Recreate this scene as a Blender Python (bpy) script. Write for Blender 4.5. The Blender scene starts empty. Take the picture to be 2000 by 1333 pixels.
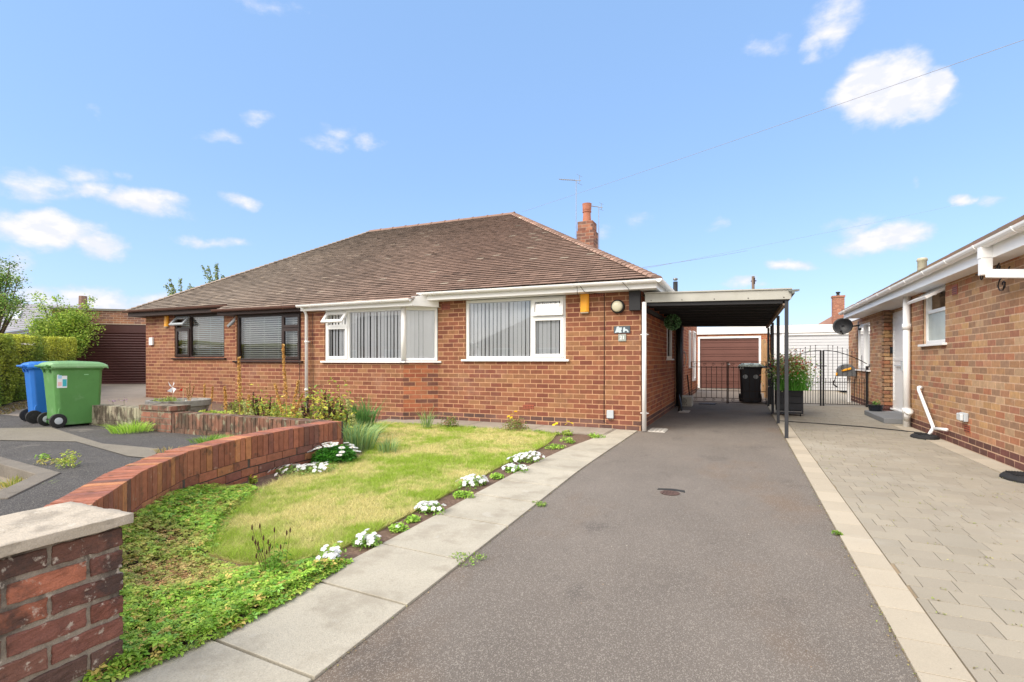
import bpy, math, random
import numpy as np
from mathutils import Vector, Matrix, noise as mn
R=math.radians
random.seed(7); rng=np.random.default_rng(7)
scn=bpy.context.scene; COL=scn.collection
# ---------------------------------------------------------------- camera
YAW=math.atan(450/1015); CAMH=1.165
cam=bpy.data.cameras.new('camera'); co=bpy.data.objects.new('camera',cam); COL.objects.link(co)
cam.sensor_width=36; cam.lens=1015/2000*36; cam.shift_y=.01875; cam.clip_end=2000; cam.clip_start=.05
co.location=(0,0,CAMH); co.rotation_euler=(R(90),0,YAW); scn.camera=co
# ---------------------------------------------------------------- light
SUN_EL,SUN_AZ=R(42),R(214)      # azimuth clockwise from +Y
sd=Vector((math.sin(SUN_AZ)*math.cos(SUN_EL),math.cos(SUN_AZ)*math.cos(SUN_EL),math.sin(SUN_EL)))
sl=bpy.data.lights.new('sun','SUN'); sl.energy=1.4; sl.angle=R(42); sl.color=(1,.93,.83)
so=bpy.data.objects.new('sun',sl); COL.objects.link(so); so.rotation_euler=sd.to_track_quat('Z','Y').to_euler()
scn.view_settings.view_transform='Standard'; scn.view_settings.look='None'; scn.view_settings.exposure=1.6; scn.view_settings.gamma=1
W=bpy.data.worlds.new('World'); scn.world=W; W.use_nodes=True
nt=W.node_tree; nt.nodes.clear()
def N(nt,t,**k):
    n=nt.nodes.new(t)
    for a,b in k.items(): setattr(n,a,b)
    return n
def mathn(nt,op,a,b=None,c=None,clamp=False):
    n=N(nt,'ShaderNodeMath',operation=op,use_clamp=clamp)
    for i,v in enumerate((a,b,c)):
        if v is None: continue
        if isinstance(v,(int,float)): n.inputs[i].default_value=v
        else: nt.links.new(v,n.inputs[i])
    return n.outputs[0]
def mixc(nt,fac,a,b,blend='MIX'):
    n=N(nt,'ShaderNodeMix',data_type='RGBA',blend_type=blend)
    for i,v in ((0,fac),(6,a),(7,b)):
        if isinstance(v,(int,float)): n.inputs[i].default_value=v
        elif isinstance(v,tuple): n.inputs[i].default_value=(*v,1) if len(v)==3 else v
        else: nt.links.new(v,n.inputs[i])
    return n.outputs[2]
def world():
    sky=N(nt,'ShaderNodeTexSky',sky_type='NISHITA',sun_disc=False,sun_elevation=SUN_EL,sun_rotation=SUN_AZ,altitude=50,air_density=1.0,dust_density=.6,ozone_density=2.5)
    tc=N(nt,'ShaderNodeTexCoord'); g=tc.outputs['Generated']
    nz=N(nt,'ShaderNodeTexNoise'); nz.inputs['Scale'].default_value=9; nz.inputs['Detail'].default_value=6; nz.inputs['Roughness'].default_value=.55
    nt.links.new(g,nz.inputs['Vector'])
    sep0=N(nt,'ShaderNodeSeparateColor'); nt.links.new(nz.outputs['Color'],sep0.inputs[0])
    sep=N(nt,'ShaderNodeSeparateXYZ'); nt.links.new(g,sep.inputs[0])
    az=mathn(nt,'ARCTAN2',sep.outputs[0],sep.outputs[1])
    az=mathn(nt,'ADD',az,mathn(nt,'MULTIPLY',mathn(nt,'SUBTRACT',sep0.outputs[0],.5),.10))
    el=mathn(nt,'ARCSINE',sep.outputs[2])
    el=mathn(nt,'ADD',el,mathn(nt,'MULTIPLY',mathn(nt,'SUBTRACT',sep0.outputs[1],.5),.06))
    n2=N(nt,'ShaderNodeTexNoise'); n2.inputs['Scale'].default_value=17; n2.inputs['Detail'].default_value=9; n2.inputs['Roughness'].default_value=.62
    mpz=N(nt,'ShaderNodeMapping'); mpz.inputs['Scale'].default_value=(1,1,1.9); nt.links.new(g,mpz.inputs[0]); nt.links.new(mpz.outputs[0],n2.inputs['Vector'])
    n4=N(nt,'ShaderNodeTexNoise'); n4.inputs['Scale'].default_value=38; n4.inputs['Detail'].default_value=5; nt.links.new(mpz.outputs[0],n4.inputs['Vector'])
    S,C=math.sin(YAW),math.cos(YAW)
    clouds=[(60,368,100,36,.8),(160,343,62,22,.65),(295,402,100,30,.95),(476,398,36,18,.75),(235,350,24,12,.45),(90,455,150,42,1.15),(200,480,75,28,.95),(405,470,62,13,.6),(190,592,125,42,.9),(20,520,62,34,.7),(70,575,80,26,.6),(290,590,90,22,.6),(180,372,50,18,.55),(640,280,40,18,.35),(1660,440,60,20,.5),
     (420,266,66,15,.45),(505,235,34,15,.42),(187,222,16,12,.25),(665,258,55,17,.42),(722,280,30,18,.5),(1620,35,85,45,.85),(1580,80,40,28,.7),(1500,86,38,18,.4),(1715,170,120,68,1.3),(1770,205,110,38,1.1),(1822,170,42,40,1.1),
     (1720,465,105,32,1.0),(1770,455,60,30,.9),(1560,519,62,15,.85),(1902,385,36,15,.85),(1955,388,30,11,.4),(1240,440,36,16,.35),(1392,445,24,13,.4),(1470,560,62,14,.7),(1170,450,20,16,.4),(1798,356,14,12,.3),(500,2,100,12,.3)]
    acc=None
    for px,py,w,h,s in clouds:
        u=(px-1000)/1015; v=(704-py)/1015
        d=Vector((-S+u*C,C+u*S,v)); L=math.hypot(d.x,d.y); a0=math.atan2(d.x,d.y); e0=math.atan2(v,L)
        dv=Vector((-S+(u+w/1015)*C,C+(u+w/1015)*S,0)); wa=abs(math.atan2(dv.x,dv.y)-a0); wh=h/1015/L
        x=mathn(nt,'MULTIPLY_ADD',az,1/wa,-a0/wa); y=mathn(nt,'MULTIPLY_ADD',el,1/wh,-e0/wh)
        r2=mathn(nt,'MULTIPLY_ADD',x,x,mathn(nt,'MULTIPLY',y,y))
        s*=1.12; m=mathn(nt,'MULTIPLY_ADD',r2,-s,s)
        acc=m if acc is None else mathn(nt,'MAXIMUM',acc,m)
    dens=mathn(nt,'ADD',acc,mathn(nt,'MULTIPLY',mathn(nt,'SUBTRACT',n2.outputs['Fac'],.5),2.2))
    mr=N(nt,'ShaderNodeMapRange',interpolation_type='SMOOTHSTEP'); nt.links.new(dens,mr.inputs[0]); mr.inputs[1].default_value=-.08; mr.inputs[2].default_value=1.12
    # lilac-grey undersides where the cloud thins
    skc=mixc(nt,1.0,sky.outputs[0],SKY_TINT,'MULTIPLY')
    lo=mathn(nt,'MULTIPLY_ADD',sep.outputs[2],-3.2,1.0,clamp=True)
    skc=mixc(nt,.65,skc,(2.3,4.05,7.0))
    skc=mixc(nt,mathn(nt,'MULTIPLY',lo,.12),skc,(5.0,6.3,7.0))
    sh=N(nt,'ShaderNodeMapRange',interpolation_type='SMOOTHSTEP'); nt.links.new(n4.outputs['Fac'],sh.inputs[0]); sh.inputs[1].default_value=.42; sh.inputs[2].default_value=.60
    cl=mixc(nt,mathn(nt,'MULTIPLY',mr.outputs[0],mathn(nt,'MULTIPLY_ADD',sh.outputs[0],.45,.55)),(4.9,5.4,6.9),(6.8,6.7,7.0))
    mx=mixc(nt,mr.outputs[0],skc,cl)
    # bright broken cloud added behind and above the viewpoint: fill light, mirrored in panes
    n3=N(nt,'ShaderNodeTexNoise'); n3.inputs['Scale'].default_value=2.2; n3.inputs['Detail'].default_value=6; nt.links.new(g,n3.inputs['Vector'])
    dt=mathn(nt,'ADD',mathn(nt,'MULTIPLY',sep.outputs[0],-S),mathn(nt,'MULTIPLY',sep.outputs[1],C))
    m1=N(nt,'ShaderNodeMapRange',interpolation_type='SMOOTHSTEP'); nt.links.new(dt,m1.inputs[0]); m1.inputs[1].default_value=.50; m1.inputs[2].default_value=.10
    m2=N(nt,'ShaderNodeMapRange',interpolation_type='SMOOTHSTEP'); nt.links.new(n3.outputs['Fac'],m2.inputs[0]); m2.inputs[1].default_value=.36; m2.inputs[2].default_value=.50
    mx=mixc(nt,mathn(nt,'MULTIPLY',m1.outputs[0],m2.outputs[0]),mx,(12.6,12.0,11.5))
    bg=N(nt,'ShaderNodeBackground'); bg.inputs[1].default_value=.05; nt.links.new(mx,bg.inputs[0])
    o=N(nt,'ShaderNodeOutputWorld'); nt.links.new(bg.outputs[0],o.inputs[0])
SKY_TINT=(1.9,1.75,1.75)
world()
# ---------------------------------------------------------------- helpers
def surf(name,col=(.5,.5,.5),attr=False,rough=.8,var=.15,scale=6,fine=.0,fscale=150,bump=.0,bscale=120,metal=0,stain=None,stain2=None,trans=0,spec=.4,voro=None,stretch=(1,1,1)):
    m=bpy.data.materials.new(name); m.use_nodes=True; t=m.node_tree; b=t.nodes['Principled BSDF']; L=t.links.new
    tc=N(t,'ShaderNodeTexCoord'); mp=N(t,'ShaderNodeMapping'); mp.inputs['Scale'].default_value=stretch; L(tc.outputs['Object'],mp.inputs[0]); V=mp.outputs[0]
    if attr:
        a=N(t,'ShaderNodeAttribute',attribute_name='col'); c=a.outputs['Color']
    else: c=(*col,1)
    def nz(s,d=4,r=.6):
        n=N(t,'ShaderNodeTexNoise'); n.inputs['Scale'].default_value=s; n.inputs['Detail'].default_value=d; n.inputs['Roughness'].default_value=r; L(V,n.inputs['Vector']); return n.outputs['Fac']
    f=mathn(t,'MULTIPLY_ADD',nz(scale),2*var*1.6,1-var*1.6)
    if fine: f=mathn(t,'MULTIPLY',f,mathn(t,'MULTIPLY_ADD',nz(fscale,2),2*fine*1.8,1-fine*1.8))
    cc=N(t,'ShaderNodeCombineColor'); [L(f,cc.inputs[i]) for i in range(3)]
    c=mixc(t,1.0,c,cc.outputs[0],'MULTIPLY')
    for st in (stain,stain2):
        if st:
            sc,ss,lo,hi,amt=st
            mr=N(t,'ShaderNodeMapRange',interpolation_type='SMOOTHSTEP'); L(nz(ss,5,.65),mr.inputs[0]); mr.inputs[1].default_value=lo; mr.inputs[2].default_value=hi
            c=mixc(t,mathn(t,'MULTIPLY',mr.outputs[0],amt),c,sc)
    if voro:
        sc,vs,thr,amt=voro
        v=N(t,'ShaderNodeTexVoronoi'); v.inputs['Scale'].default_value=vs; L(V,v.inputs['Vector'])
        sp=N(t,'ShaderNodeSeparateColor'); L(v.outputs['Color'],sp.inputs[0])
        k=mathn(t,'GREATER_THAN',sp.outputs[0],thr)
        c=mixc(t,mathn(t,'MULTIPLY',k,amt),c,sc)
    L(c,b.inputs['Base Color']); b.inputs['Roughness'].default_value=rough; b.inputs['Metallic'].default_value=metal; b.inputs['Specular IOR Level'].default_value=spec
    if bump:
        bn=N(t,'ShaderNodeBump'); bn.inputs['Strength'].default_value=bump; bn.inputs['Distance'].default_value=.004; L(nz(bscale,4),bn.inputs['Height']); L(bn.outputs[0],b.inputs['Normal'])
    if trans:
        tr=N(t,'ShaderNodeBsdfTranslucent'); L(c,tr.inputs[0]); ms=N(t,'ShaderNodeMixShader'); ms.inputs[0].default_value=trans
        L(b.outputs[0],ms.inputs[1]); L(tr.outputs[0],ms.inputs[2]); L(ms.outputs[0],t.nodes['Material Output'].inputs[0])
    return m
def glassmat(name,tint=(.92,.94,.95),refl=.04,rough=.01):
    m=bpy.data.materials.new(name); m.use_nodes=True; t=m.node_tree; t.nodes.clear(); L=t.links.new
    tr=N(t,'ShaderNodeBsdfTransparent'); tr.inputs[0].default_value=(*tint,1)
    gl=N(t,'ShaderNodeBsdfGlossy'); gl.inputs['Roughness'].default_value=rough
    fr=N(t,'ShaderNodeFresnel'); fr.inputs[0].default_value=1.5
    ms=N(t,'ShaderNodeMixShader'); L(mathn(t,'MULTIPLY_ADD',fr.outputs[0],1.5,refl,clamp=True),ms.inputs[0]); L(tr.outputs[0],ms.inputs[1]); L(gl.outputs[0],ms.inputs[2])
    o=N(t,'ShaderNodeOutputMaterial'); L(ms.outputs[0],o.inputs[0]); return m
def empty(name,loc,rz=0): 
    o=bpy.data.objects.new(name,None); COL.objects.link(o); o.location=loc; o.rotation_euler=(0,0,rz); o.empty_display_size=.1; return o
def tag(o,label=None,cat=None,group=None,kind=None):
    for k,v in (('label',label),('category',cat),('group',group),('kind',kind)):
        if v: o[k]=v
    return o
def thing(name,loc,label,cat,group=None,rz=0): return tag(empty(name,loc,rz),label,cat,group)
def link(name,me,mat,parent=None,local=False,smooth=False,bevel=0):
    o=bpy.data.objects.new(name,me); COL.objects.link(o)
    if mat: me.materials.append(mat)
    if smooth: me.polygons.foreach_set('use_smooth',[True]*len(me.polygons))
    if parent:
        o.parent=parent
        if not local:
            P=Matrix.Identity(4); q=parent
            while q:
                P=Matrix.Translation(q.location)@q.rotation_euler.to_matrix().to_4x4()@P; q=q.parent
            me.transform(P.inverted())
    if bevel:
        md=o.modifiers.new('b','BEVEL'); md.width=bevel; md.segments=2; md.limit_method='ANGLE'; md.angle_limit=R(40)
    return o
class B:
    def __init__(s,T=None): s.v=[];s.f=[];s.c=[];s.T=T;s.col=(.5,.5,.5)
    def add(s,vs,fs,col=None):
        n=len(s.v)
        if s.T: vs=[s.T(*p) for p in vs]
        s.v+= [tuple(p) for p in vs]; s.f+=[tuple(i+n for i in f) for f in fs]; s.c+=[col or s.col]*len(fs)
    def box(s,x0,x1,y0,y1,z0,z1,col=None,skip=()):
        vs=[(x,y,z) for z in (z0,z1) for y in (y0,y1) for x in (x0,x1)]
        fs=[(0,2,3,1),(4,5,7,6),(0,1,5,4),(2,6,7,3),(0,4,6,2),(1,3,7,5)]
        s.add(vs,[f for i,f in enumerate(fs) if i not in skip],col)
    def hexa(s,p,col=None): s.add(p,[(0,2,3,1),(4,5,7,6),(0,1,5,4),(2,6,7,3),(0,4,6,2),(1,3,7,5)],col)
    def prism(s,poly,z0,z1,col=None):
        n=len(poly); zf=(lambda x,y:z0) if not callable(z0) else z0; zg=(lambda x,y:z1) if not callable(z1) else z1
        vs=[(x,y,zf(x,y)) for x,y in poly]+[(x,y,zg(x,y)) for x,y in poly]
        s.add(vs,[tuple(range(n))[::-1],tuple(range(n,2*n))]+[(i,(i+1)%n,n+(i+1)%n,n+i) for i in range(n)],col)
    def quad(s,a,b,c,d,col=None): s.add([a,b,c,d],[(0,1,2,3)],col)
    def tube(s,pts,r,n=8,col=None,cap=True):
        P=[Vector(s.T(*p)) if s.T else Vector(p) for p in pts]; T=s.T; s.T=None
        rs=r if isinstance(r,(list,tuple)) else [r]*len(P); vs=[]
        for i,p in enumerate(P):
            d=(P[min(i+1,len(P)-1)]-P[max(i-1,0)]); d=d.normalized() if d.length>1e-9 else Vector((0,0,1))
            a=Vector((0,0,1)) if abs(d.z)<.9 else Vector((1,0,0)); u=d.cross(a).normalized(); w=u.cross(d)
            vs+=[p+(u*math.cos(2*math.pi*k/n)+w*math.sin(2*math.pi*k/n))*rs[i] for k in range(n)]
        fs=[(i*n+k,i*n+(k+1)%n,(i+1)*n+(k+1)%n,(i+1)*n+k) for i in range(len(P)-1) for k in range(n)]
        if cap: fs+=[tuple(range(n))[::-1],tuple(range((len(P)-1)*n,len(P)*n))]
        s.add(vs,fs,col); s.T=T
    def lathe(s,c,prof,n=16,col=None,axis='z'):
        vs=[]
        for r,h in prof:
            for k in range(n):
                a=2*math.pi*k/n; x,y=r*math.cos(a),r*math.sin(a)
                vs.append({'z':(c[0]+x,c[1]+y,c[2]+h),'y':(c[0]+x,c[1]+h,c[2]+y),'x':(c[0]+h,c[1]+x,c[2]+y)}[axis])
        m=len(prof); fs=[(i*n+k,i*n+(k+1)%n,(i+1)*n+(k+1)%n,(i+1)*n+k) for i in range(m-1) for k in range(n)]
        fs+=[tuple(range(n))[::-1],tuple(range((m-1)*n,m*n))]; s.add(vs,fs,col)
    def build(s,name,mat,parent=None,local=False,smooth=False,bevel=0):
        me=bpy.data.meshes.new(name); me.from_pydata(s.v,[],s.f); me.update()
        a=me.attributes.new('col','FLOAT_COLOR','FACE'); arr=np.ones((len(s.f),4),np.float32); arr[:,:3]=np.array(s.c,np.float32).reshape(-1,3); a.data.foreach_set('color',arr.ravel())
        return link(name,me,mat,parent,local,smooth,bevel)
def npmesh(name,verts,k,cols,mat,parent=None,local=False):
    """verts (N*k,3) consecutive k-gons; cols (N,3)"""
    n=len(verts)//k; me=bpy.data.meshes.new(name)
    me.vertices.add(n*k); me.vertices.foreach_set('co',np.ascontiguousarray(verts,np.float32).ravel())
    me.loops.add(n*k); me.loops.foreach_set('vertex_index',np.arange(n*k,dtype=np.int32))
    me.polygons.add(n); me.polygons.foreach_set('loop_start',np.arange(0,n*k,k,dtype=np.int32)); me.polygons.foreach_set('loop_total',np.full(n,k,np.int32)); me.update()
    a=me.attributes.new('col','FLOAT_COLOR','FACE'); arr=np.ones((n,4),np.float32); arr[:,:3]=cols; a.data.foreach_set('color',arr.ravel())
    return link(name,me,mat,parent,local)
def leafverts(c,size,up=.3,asp=.5,dirs=None):
    """quad leaves: base, side, tip, side, folded a little. c (N,3), size scalar or (N,)"""
    n=len(c); size=np.broadcast_to(size,(n,))[:,None]
    d=rng.normal(size=(n,3)) if dirs is None else dirs+rng.normal(size=(n,3))*.25
    d[:,2]*=.6; d/=np.linalg.norm(d,axis=1)[:,None]
    nn=rng.normal(size=(n,3))*(1-up); nn[:,2]=np.abs(nn[:,2])+up*2; s=np.cross(d,nn); s/=np.linalg.norm(s,axis=1)[:,None]; w=np.cross(s,d)
    b=c-d*size*.5; t=c+d*size*.5-w*size*.1; l=c+s*size*asp*.5+w*size*.1; r=c-s*size*asp*.5+w*size*.1
    return np.stack([b,l,t,r],1).reshape(-1,3)
def pal(n,cols,jit=.15):
    cols=np.array(cols); k=rng.integers(0,len(cols),n); return np.clip(cols[k]*(1+rng.normal(size=(n,1))*jit),0.001,1)
def inpoly(P,x,y):
    r=np.zeros(len(x),bool); n=len(P); j=n-1
    for i in range(n):
        xi,yi=P[i]; xj,yj=P[j]
        c=((yi>y)!=(yj>y))&(x<(xj-xi)*(y-yi)/(yj-yi+1e-12)+xi); r^=c; j=i
    return r
def edgedist(P,x,y):
    d=np.full(len(x),9.)
    for i in range(len(P)):
        a=np.array(P[i]); b=np.array(P[(i+1)%len(P)]); ab=b-a; t=np.clip(((x-a[0])*ab[0]+(y-a[1])*ab[1])/(ab@ab+1e-12),0,1)
        d=np.minimum(d,np.hypot(x-a[0]-t*ab[0],y-a[1]-t*ab[1]))
    return d
def vnoise(x,y,s,seed=0): return np.array([mn.noise(Vector((a*s,b*s,seed*7.3))) for a,b in zip(x,y)])
def text(parent,body,size,mat,loc,rot,name='lettering',ext=.001,local=False):
    cu=bpy.data.curves.new('t','FONT'); cu.body=body; cu.size=size; cu.align_x='CENTER'; cu.align_y='CENTER'; cu.extrude=ext; cu.offset=size*.02
    o=bpy.data.objects.new('t',cu); COL.objects.link(o); bpy.context.view_layer.update()
    me=bpy.data.meshes.new_from_object(o); bpy.data.objects.remove(o)
    me.transform(Matrix.Translation(loc)@rot.to_4x4()); return link(name,me,mat,parent,local)
# ---------------------------------------------------------------- materials
M={}
M['brick']=surf('brick',attr=True,rough=.9,var=.22,scale=14,fine=.1,fscale=220,bump=.5,bscale=180,stain=((.36,.22,.16),1.6,.50,.75,.35),stain2=((.12,.06,.045),2.4,.58,.74,.4))
M['brickr']=surf('brick_multi',attr=True,rough=.9,var=.25,scale=16,fine=.12,fscale=200,bump=.6,bscale=150,stain=((.40,.30,.23),5,.62,.75,.35))
M['soldier']=surf('soldier_brick',attr=True,rough=.9,var=.28,scale=20,fine=.2,fscale=260,bump=.9,bscale=120,stain=((.07,.05,.04),9,.54,.70,.6),stain2=((.48,.36,.28),15,.60,.72,.4))
M['lichen']=surf('lichen_brick',attr=True,rough=.95,var=.25,scale=20,fine=.15,fscale=200,bump=.7,bscale=140,stain=((.27,.28,.19),10,.53,.62,.75),stain2=((.06,.045,.03),8,.46,.60,.85),stretch=(1,1,.55))
M['pier']=surf('pier_brick',attr=True,rough=.92,var=.3,scale=18,fine=.22,fscale=300,bump=1.0,bscale=130,stain=((.05,.038,.034),8,.42,.62,.8),stain2=((.58,.52,.44),26,.58,.70,.7))
M['stone']=surf('cap_stone',(.46,.40,.32),rough=.9,var=.16,scale=6,fine=.18,fscale=220,bump=1.0,bscale=90,stain=((.20,.175,.14),6,.46,.66,.65),stain2=((.62,.58,.50),16,.58,.70,.5))
M['tile']=surf('roof_tile',attr=True,rough=.88,var=.12,scale=3,fine=.15,fscale=60,bump=.4,bscale=90)
M['terra']=surf('terracotta',(.24,.15,.115),rough=.85,var=.2,scale=7,fine=.1,fscale=90,bump=.2,stain=((.22,.12,.09),6,.55,.72,.5))
M['white']=surf('white_plastic',(.86,.86,.85),rough=.35,var=.02,scale=3,stain=((.66,.64,.60),3,.6,.8,.25))
M['brownp']=surf('brown_plastic',(.030,.015,.013),rough=.4,var=.1,scale=6)
M['gutb']=surf('brown_gutter',(.13,.065,.05),rough=.45,var=.1,scale=6); M['brownw']=surf('brown_board',(.045,.026,.022),rough=.6,var=.15,scale=8)
M['blackw']=surf('black_wood',(.018,.018,.020),rough=.6,var=.2,scale=12,bump=.2)
M['blackm']=surf('black_metal',(.012,.012,.013),rough=.5,var=.1,scale=12)
M['rust']=surf('dark_iron',(.035,.022,.018),rough=.7,var=.3,scale=20)
M['cream']=surf('weathered_sheet',(.42,.415,.37),rough=.6,var=.10,scale=4,stain=((.34,.33,.28),5,.5,.75,.5))
M['glass']=glassmat('glass'); M['frost']=surf('frosted_glass',(.40,.46,.44),rough=.25,var=.2,scale=3,bump=.6,bscale=90)
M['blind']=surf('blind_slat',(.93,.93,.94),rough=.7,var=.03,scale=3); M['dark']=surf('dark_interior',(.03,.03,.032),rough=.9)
M['hblind']=surf('horizontal_slat',(.92,.93,.88),rough=.6,var=.03,scale=3)
M['tarmac']=surf('drive_tarmac',(.160,.138,.118),rough=.92,var=.22,scale=1.3,fine=.50,fscale=260,bump=1.0,bscale=260,voro=((.40,.36,.31),280,.82,.42),stain=((.17,.115,.075),.50,.50,.66,.6),stain2=((.085,.074,.066),1.7,.56,.68,.5),stretch=(1,.6,1))
M['tarmac2']=surf('old_tarmac',(.058,.054,.052),rough=.92,var=.25,scale=2.5,fine=.45,fscale=200,bump=1.0,bscale=220,voro=((.26,.24,.21),200,.80,.5),stain=((.20,.18,.155),2.2,.60,.72,.5))
M['conc']=surf('concrete',(.25,.21,.17),rough=.9,var=.15,scale=2,fine=.15,fscale=120,bump=.4,stain=((.18,.155,.135),1.4,.52,.72,.5))
M['gritty']=surf('pale_grit_patch',(.185,.165,.13),rough=.95,var=.15,scale=4,fine=.30,fscale=130,bump=.8,bscale=150,voro=((.32,.29,.24),220,.8,.4))
M['slab']=surf('path_slab',attr=True,rough=.9,var=.14,scale=2.2,fine=.14,fscale=130,bump=.6,bscale=170,stain=((.24,.205,.155),3.2,.47,.66,.45),stain2=((.52,.50,.45),5,.60,.72,.4),voro=((.26,.235,.20),260,.90,.4))
M['paver']=surf('block_paver',attr=True,rough=.9,var=.10,scale=1.2,fine=.10,fscale=200,bump=.4,bscale=220,stain=((.44,.41,.35),.7,.50,.70,.45),stain2=((.25,.23,.19),9,.62,.74,.25))
M['sand']=surf('joint_sand',(.30,.23,.15),rough=.95,var=.25,scale=6,fine=.2)
M['soil']=surf('soil',(.13,.082,.058),rough=1,var=.3,scale=9,fine=.3,fscale=90,bump=1.0,bscale=60,voro=((.25,.17,.12),60,.8,.5))
M['turf']=surf('turf_base',(.30,.28,.085),rough=1,var=.3,scale=5,fine=.25,fscale=120,bump=1.0,bscale=140)
M['grass']=surf('grass_blade',attr=True,rough=.7,var=.05,scale=3,trans=.3,spec=.15)
M['leaf']=surf('leaf',attr=True,rough=.55,var=.08,scale=10,trans=.3,spec=.3)
M['petal']=surf('petal',attr=True,rough=.6,var=.02,trans=.3,spec=.2)
M['bark']=surf('bark',(.10,.075,.05),rough=.95,var=.3,scale=14,bump=.6,bscale=60)
M['paint']=surf('painted',attr=True,rough=.5,var=.08,scale=5)
M['wood']=surf('fence_timber',(.42,.26,.13),rough=.8,var=.2,scale=8,stretch=(3,3,.5))
M['greenbin']=surf('green_plastic',(.085,.24,.065),rough=.45,var=.10,scale=4,bump=.1,bscale=200,stain=((.20,.36,.18),6,.50,.72,.5),stain2=((.06,.13,.05),9,.60,.74,.4))
M['greenlid']=surf('faded_green_lid',(.17,.33,.14),rough=.5,var=.1,scale=5,stain=((.32,.42,.28),4,.5,.7,.6))
M['bluebin']=surf('blue_plastic',(.018,.15,.52),rough=.45,var=.08,scale=4,stain=((.10,.26,.60),5,.58,.75,.3))
M['blackbin']=surf('black_plastic',(.028,.028,.034),rough=.5,var=.1,scale=5)
M['palelid']=surf('mottled_lid',(.50,.56,.48),rough=.6,var=.2,scale=9,stain=((.05,.06,.05),9,.5,.65,.7))  # pale green base broken up by dark mottling
M['rubber']=surf('rubber',(.018,.018,.019),rough=.75,var=.2,scale=10)
M['garage']=surf('brown_garage_door',(.145,.062,.048),rough=.6,var=.12,scale=2)
M['roller']=surf('roller_slats',(.075,.028,.027),rough=.4,var=.1,scale=3)
M['greyroof']=surf('grey_roof',(.26,.26,.29),rough=.8,var=.1,scale=3)
M['orange']=surf('alarm_orange',(.85,.38,.02),rough=.4,var=.02)
M['greyp']=surf('grey_paint',(.032,.034,.040),rough=.6,var=.15,scale=9,bump=.2)
M['slate']=surf('slate_plaque',(.07,.09,.11),rough=.6,var=.2,scale=30)
M['pvc']=surf('light_grey_plastic',(.45,.49,.52),rough=.4,var=.05)
# ---------------------------------------------------------------- ground
def structure(o): o['kind']='structure'; return o
def pr_(y): return -1.425-.15*min(1,max(0,(y-1.4)/4))
def gl(x,y):    # neighbour's ground, higher than the drive and rising to the left
    b=.05+.035*max(0,min(y-1,2.4)); return b+.008*max(0,-x-8) + (.0 if y<5 else 0)
b=B(); b.quad((-300,-120,-.06),(300,-120,-.06),(300,400,-.06),(-300,400,-.06)); structure(b.build('ground',surf('far_ground',(.20,.19,.15),rough=1,var=.3,scale=.3)))
b=B(); b.prism([(.585,-3.0),(.585,15.2),(-1.62,15.2),(-1.62,8.66),(-1.572,8.6)]+[(pr_(y)+.003,y) for y in (7,6,5.4,4.5,3.5,2.5,1.4)]+[(-1.422,-3.0)],-.05,0.0); structure(b.build('driveway',M['tarmac']))
# worn oval and a darker repaired strip in the drive surface
M['worn']=surf('worn_tarmac',(.085,.072,.062),rough=.95,var=.25,scale=6,fine=.45,fscale=200,bump=1,bscale=200,voro=((.30,.26,.22),200,.86,.4))
b=B(); b.box(-1.62,.70,15.2,23.2,-.05,-.002); structure(b.build('back_drive',M['conc']))
b=B(); b.box(-9,9,-9,-3.0,-.055,-.01); structure(b.build('road',M['tarmac2']))
# block-paved drive on the right
b=B(); b.box(.585,3.3,-3.0,23.2,-.05,-.006); structure(b.build('paving_bed',M['sand']))
b=B(); y=.6
PV=[(.315,.28,.220),(.305,.27,.214),(.325,.288,.226),(.31,.278,.222),(.295,.262,.206)]
while y<15.1:
    h=.158; x=.775+random.uniform(-.2,0)
    lim=2.44 if y<11.3 else 2.95
    while x<lim:
        w=random.choice((.12,.16,.16,.24,.24,.24)); xa=max(x,.775); xb=min(x+w,lim)
        if xb-xa>.02 :
            c=random.choice(PV); k=random.uniform(.96,1.04); dz=random.uniform(-.0012,.0012)
            b.box(xa+.002,xb-.002,y+.002,y+h-.002,-.03,.004+dz,tuple(q*k for q in c),skip=(0,))
        x+=w
    y+=h
structure(b.build('block_paving',M['paver'],bevel=.0015))
b=B(); y=-2.0
while y<15.1:
    l=random.choice((.26,.3,.3,.34)); k=random.uniform(.92,1.06); c=(.43*k,.375*k,.29*k)
    b.box(.590,.767,y+.003,y+l-.003,-.03,.008,c,skip=(0,)); y+=l
y=2.0
while y<11.1:
    l=.2; k=random.uniform(.9,1.06); c=(.43*k,.375*k,.29*k)
    b.box(2.447,2.672,y+.003,y+l-.003,-.03,.007,c,skip=(0,)); y+=l
structure(b.build('edging_strip',M['paver'],bevel=.0015))
b=B()
for x0,x1,l in ((.78,3.2,.4),):
    y=15.15
    while y<23.2: b.box(x0,x1,y+.002,y+l-.002,-.04,.0,(.33,.30,.25),skip=(0,)); y+=l
structure(b.build('back_paving',M['paver']))
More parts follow.
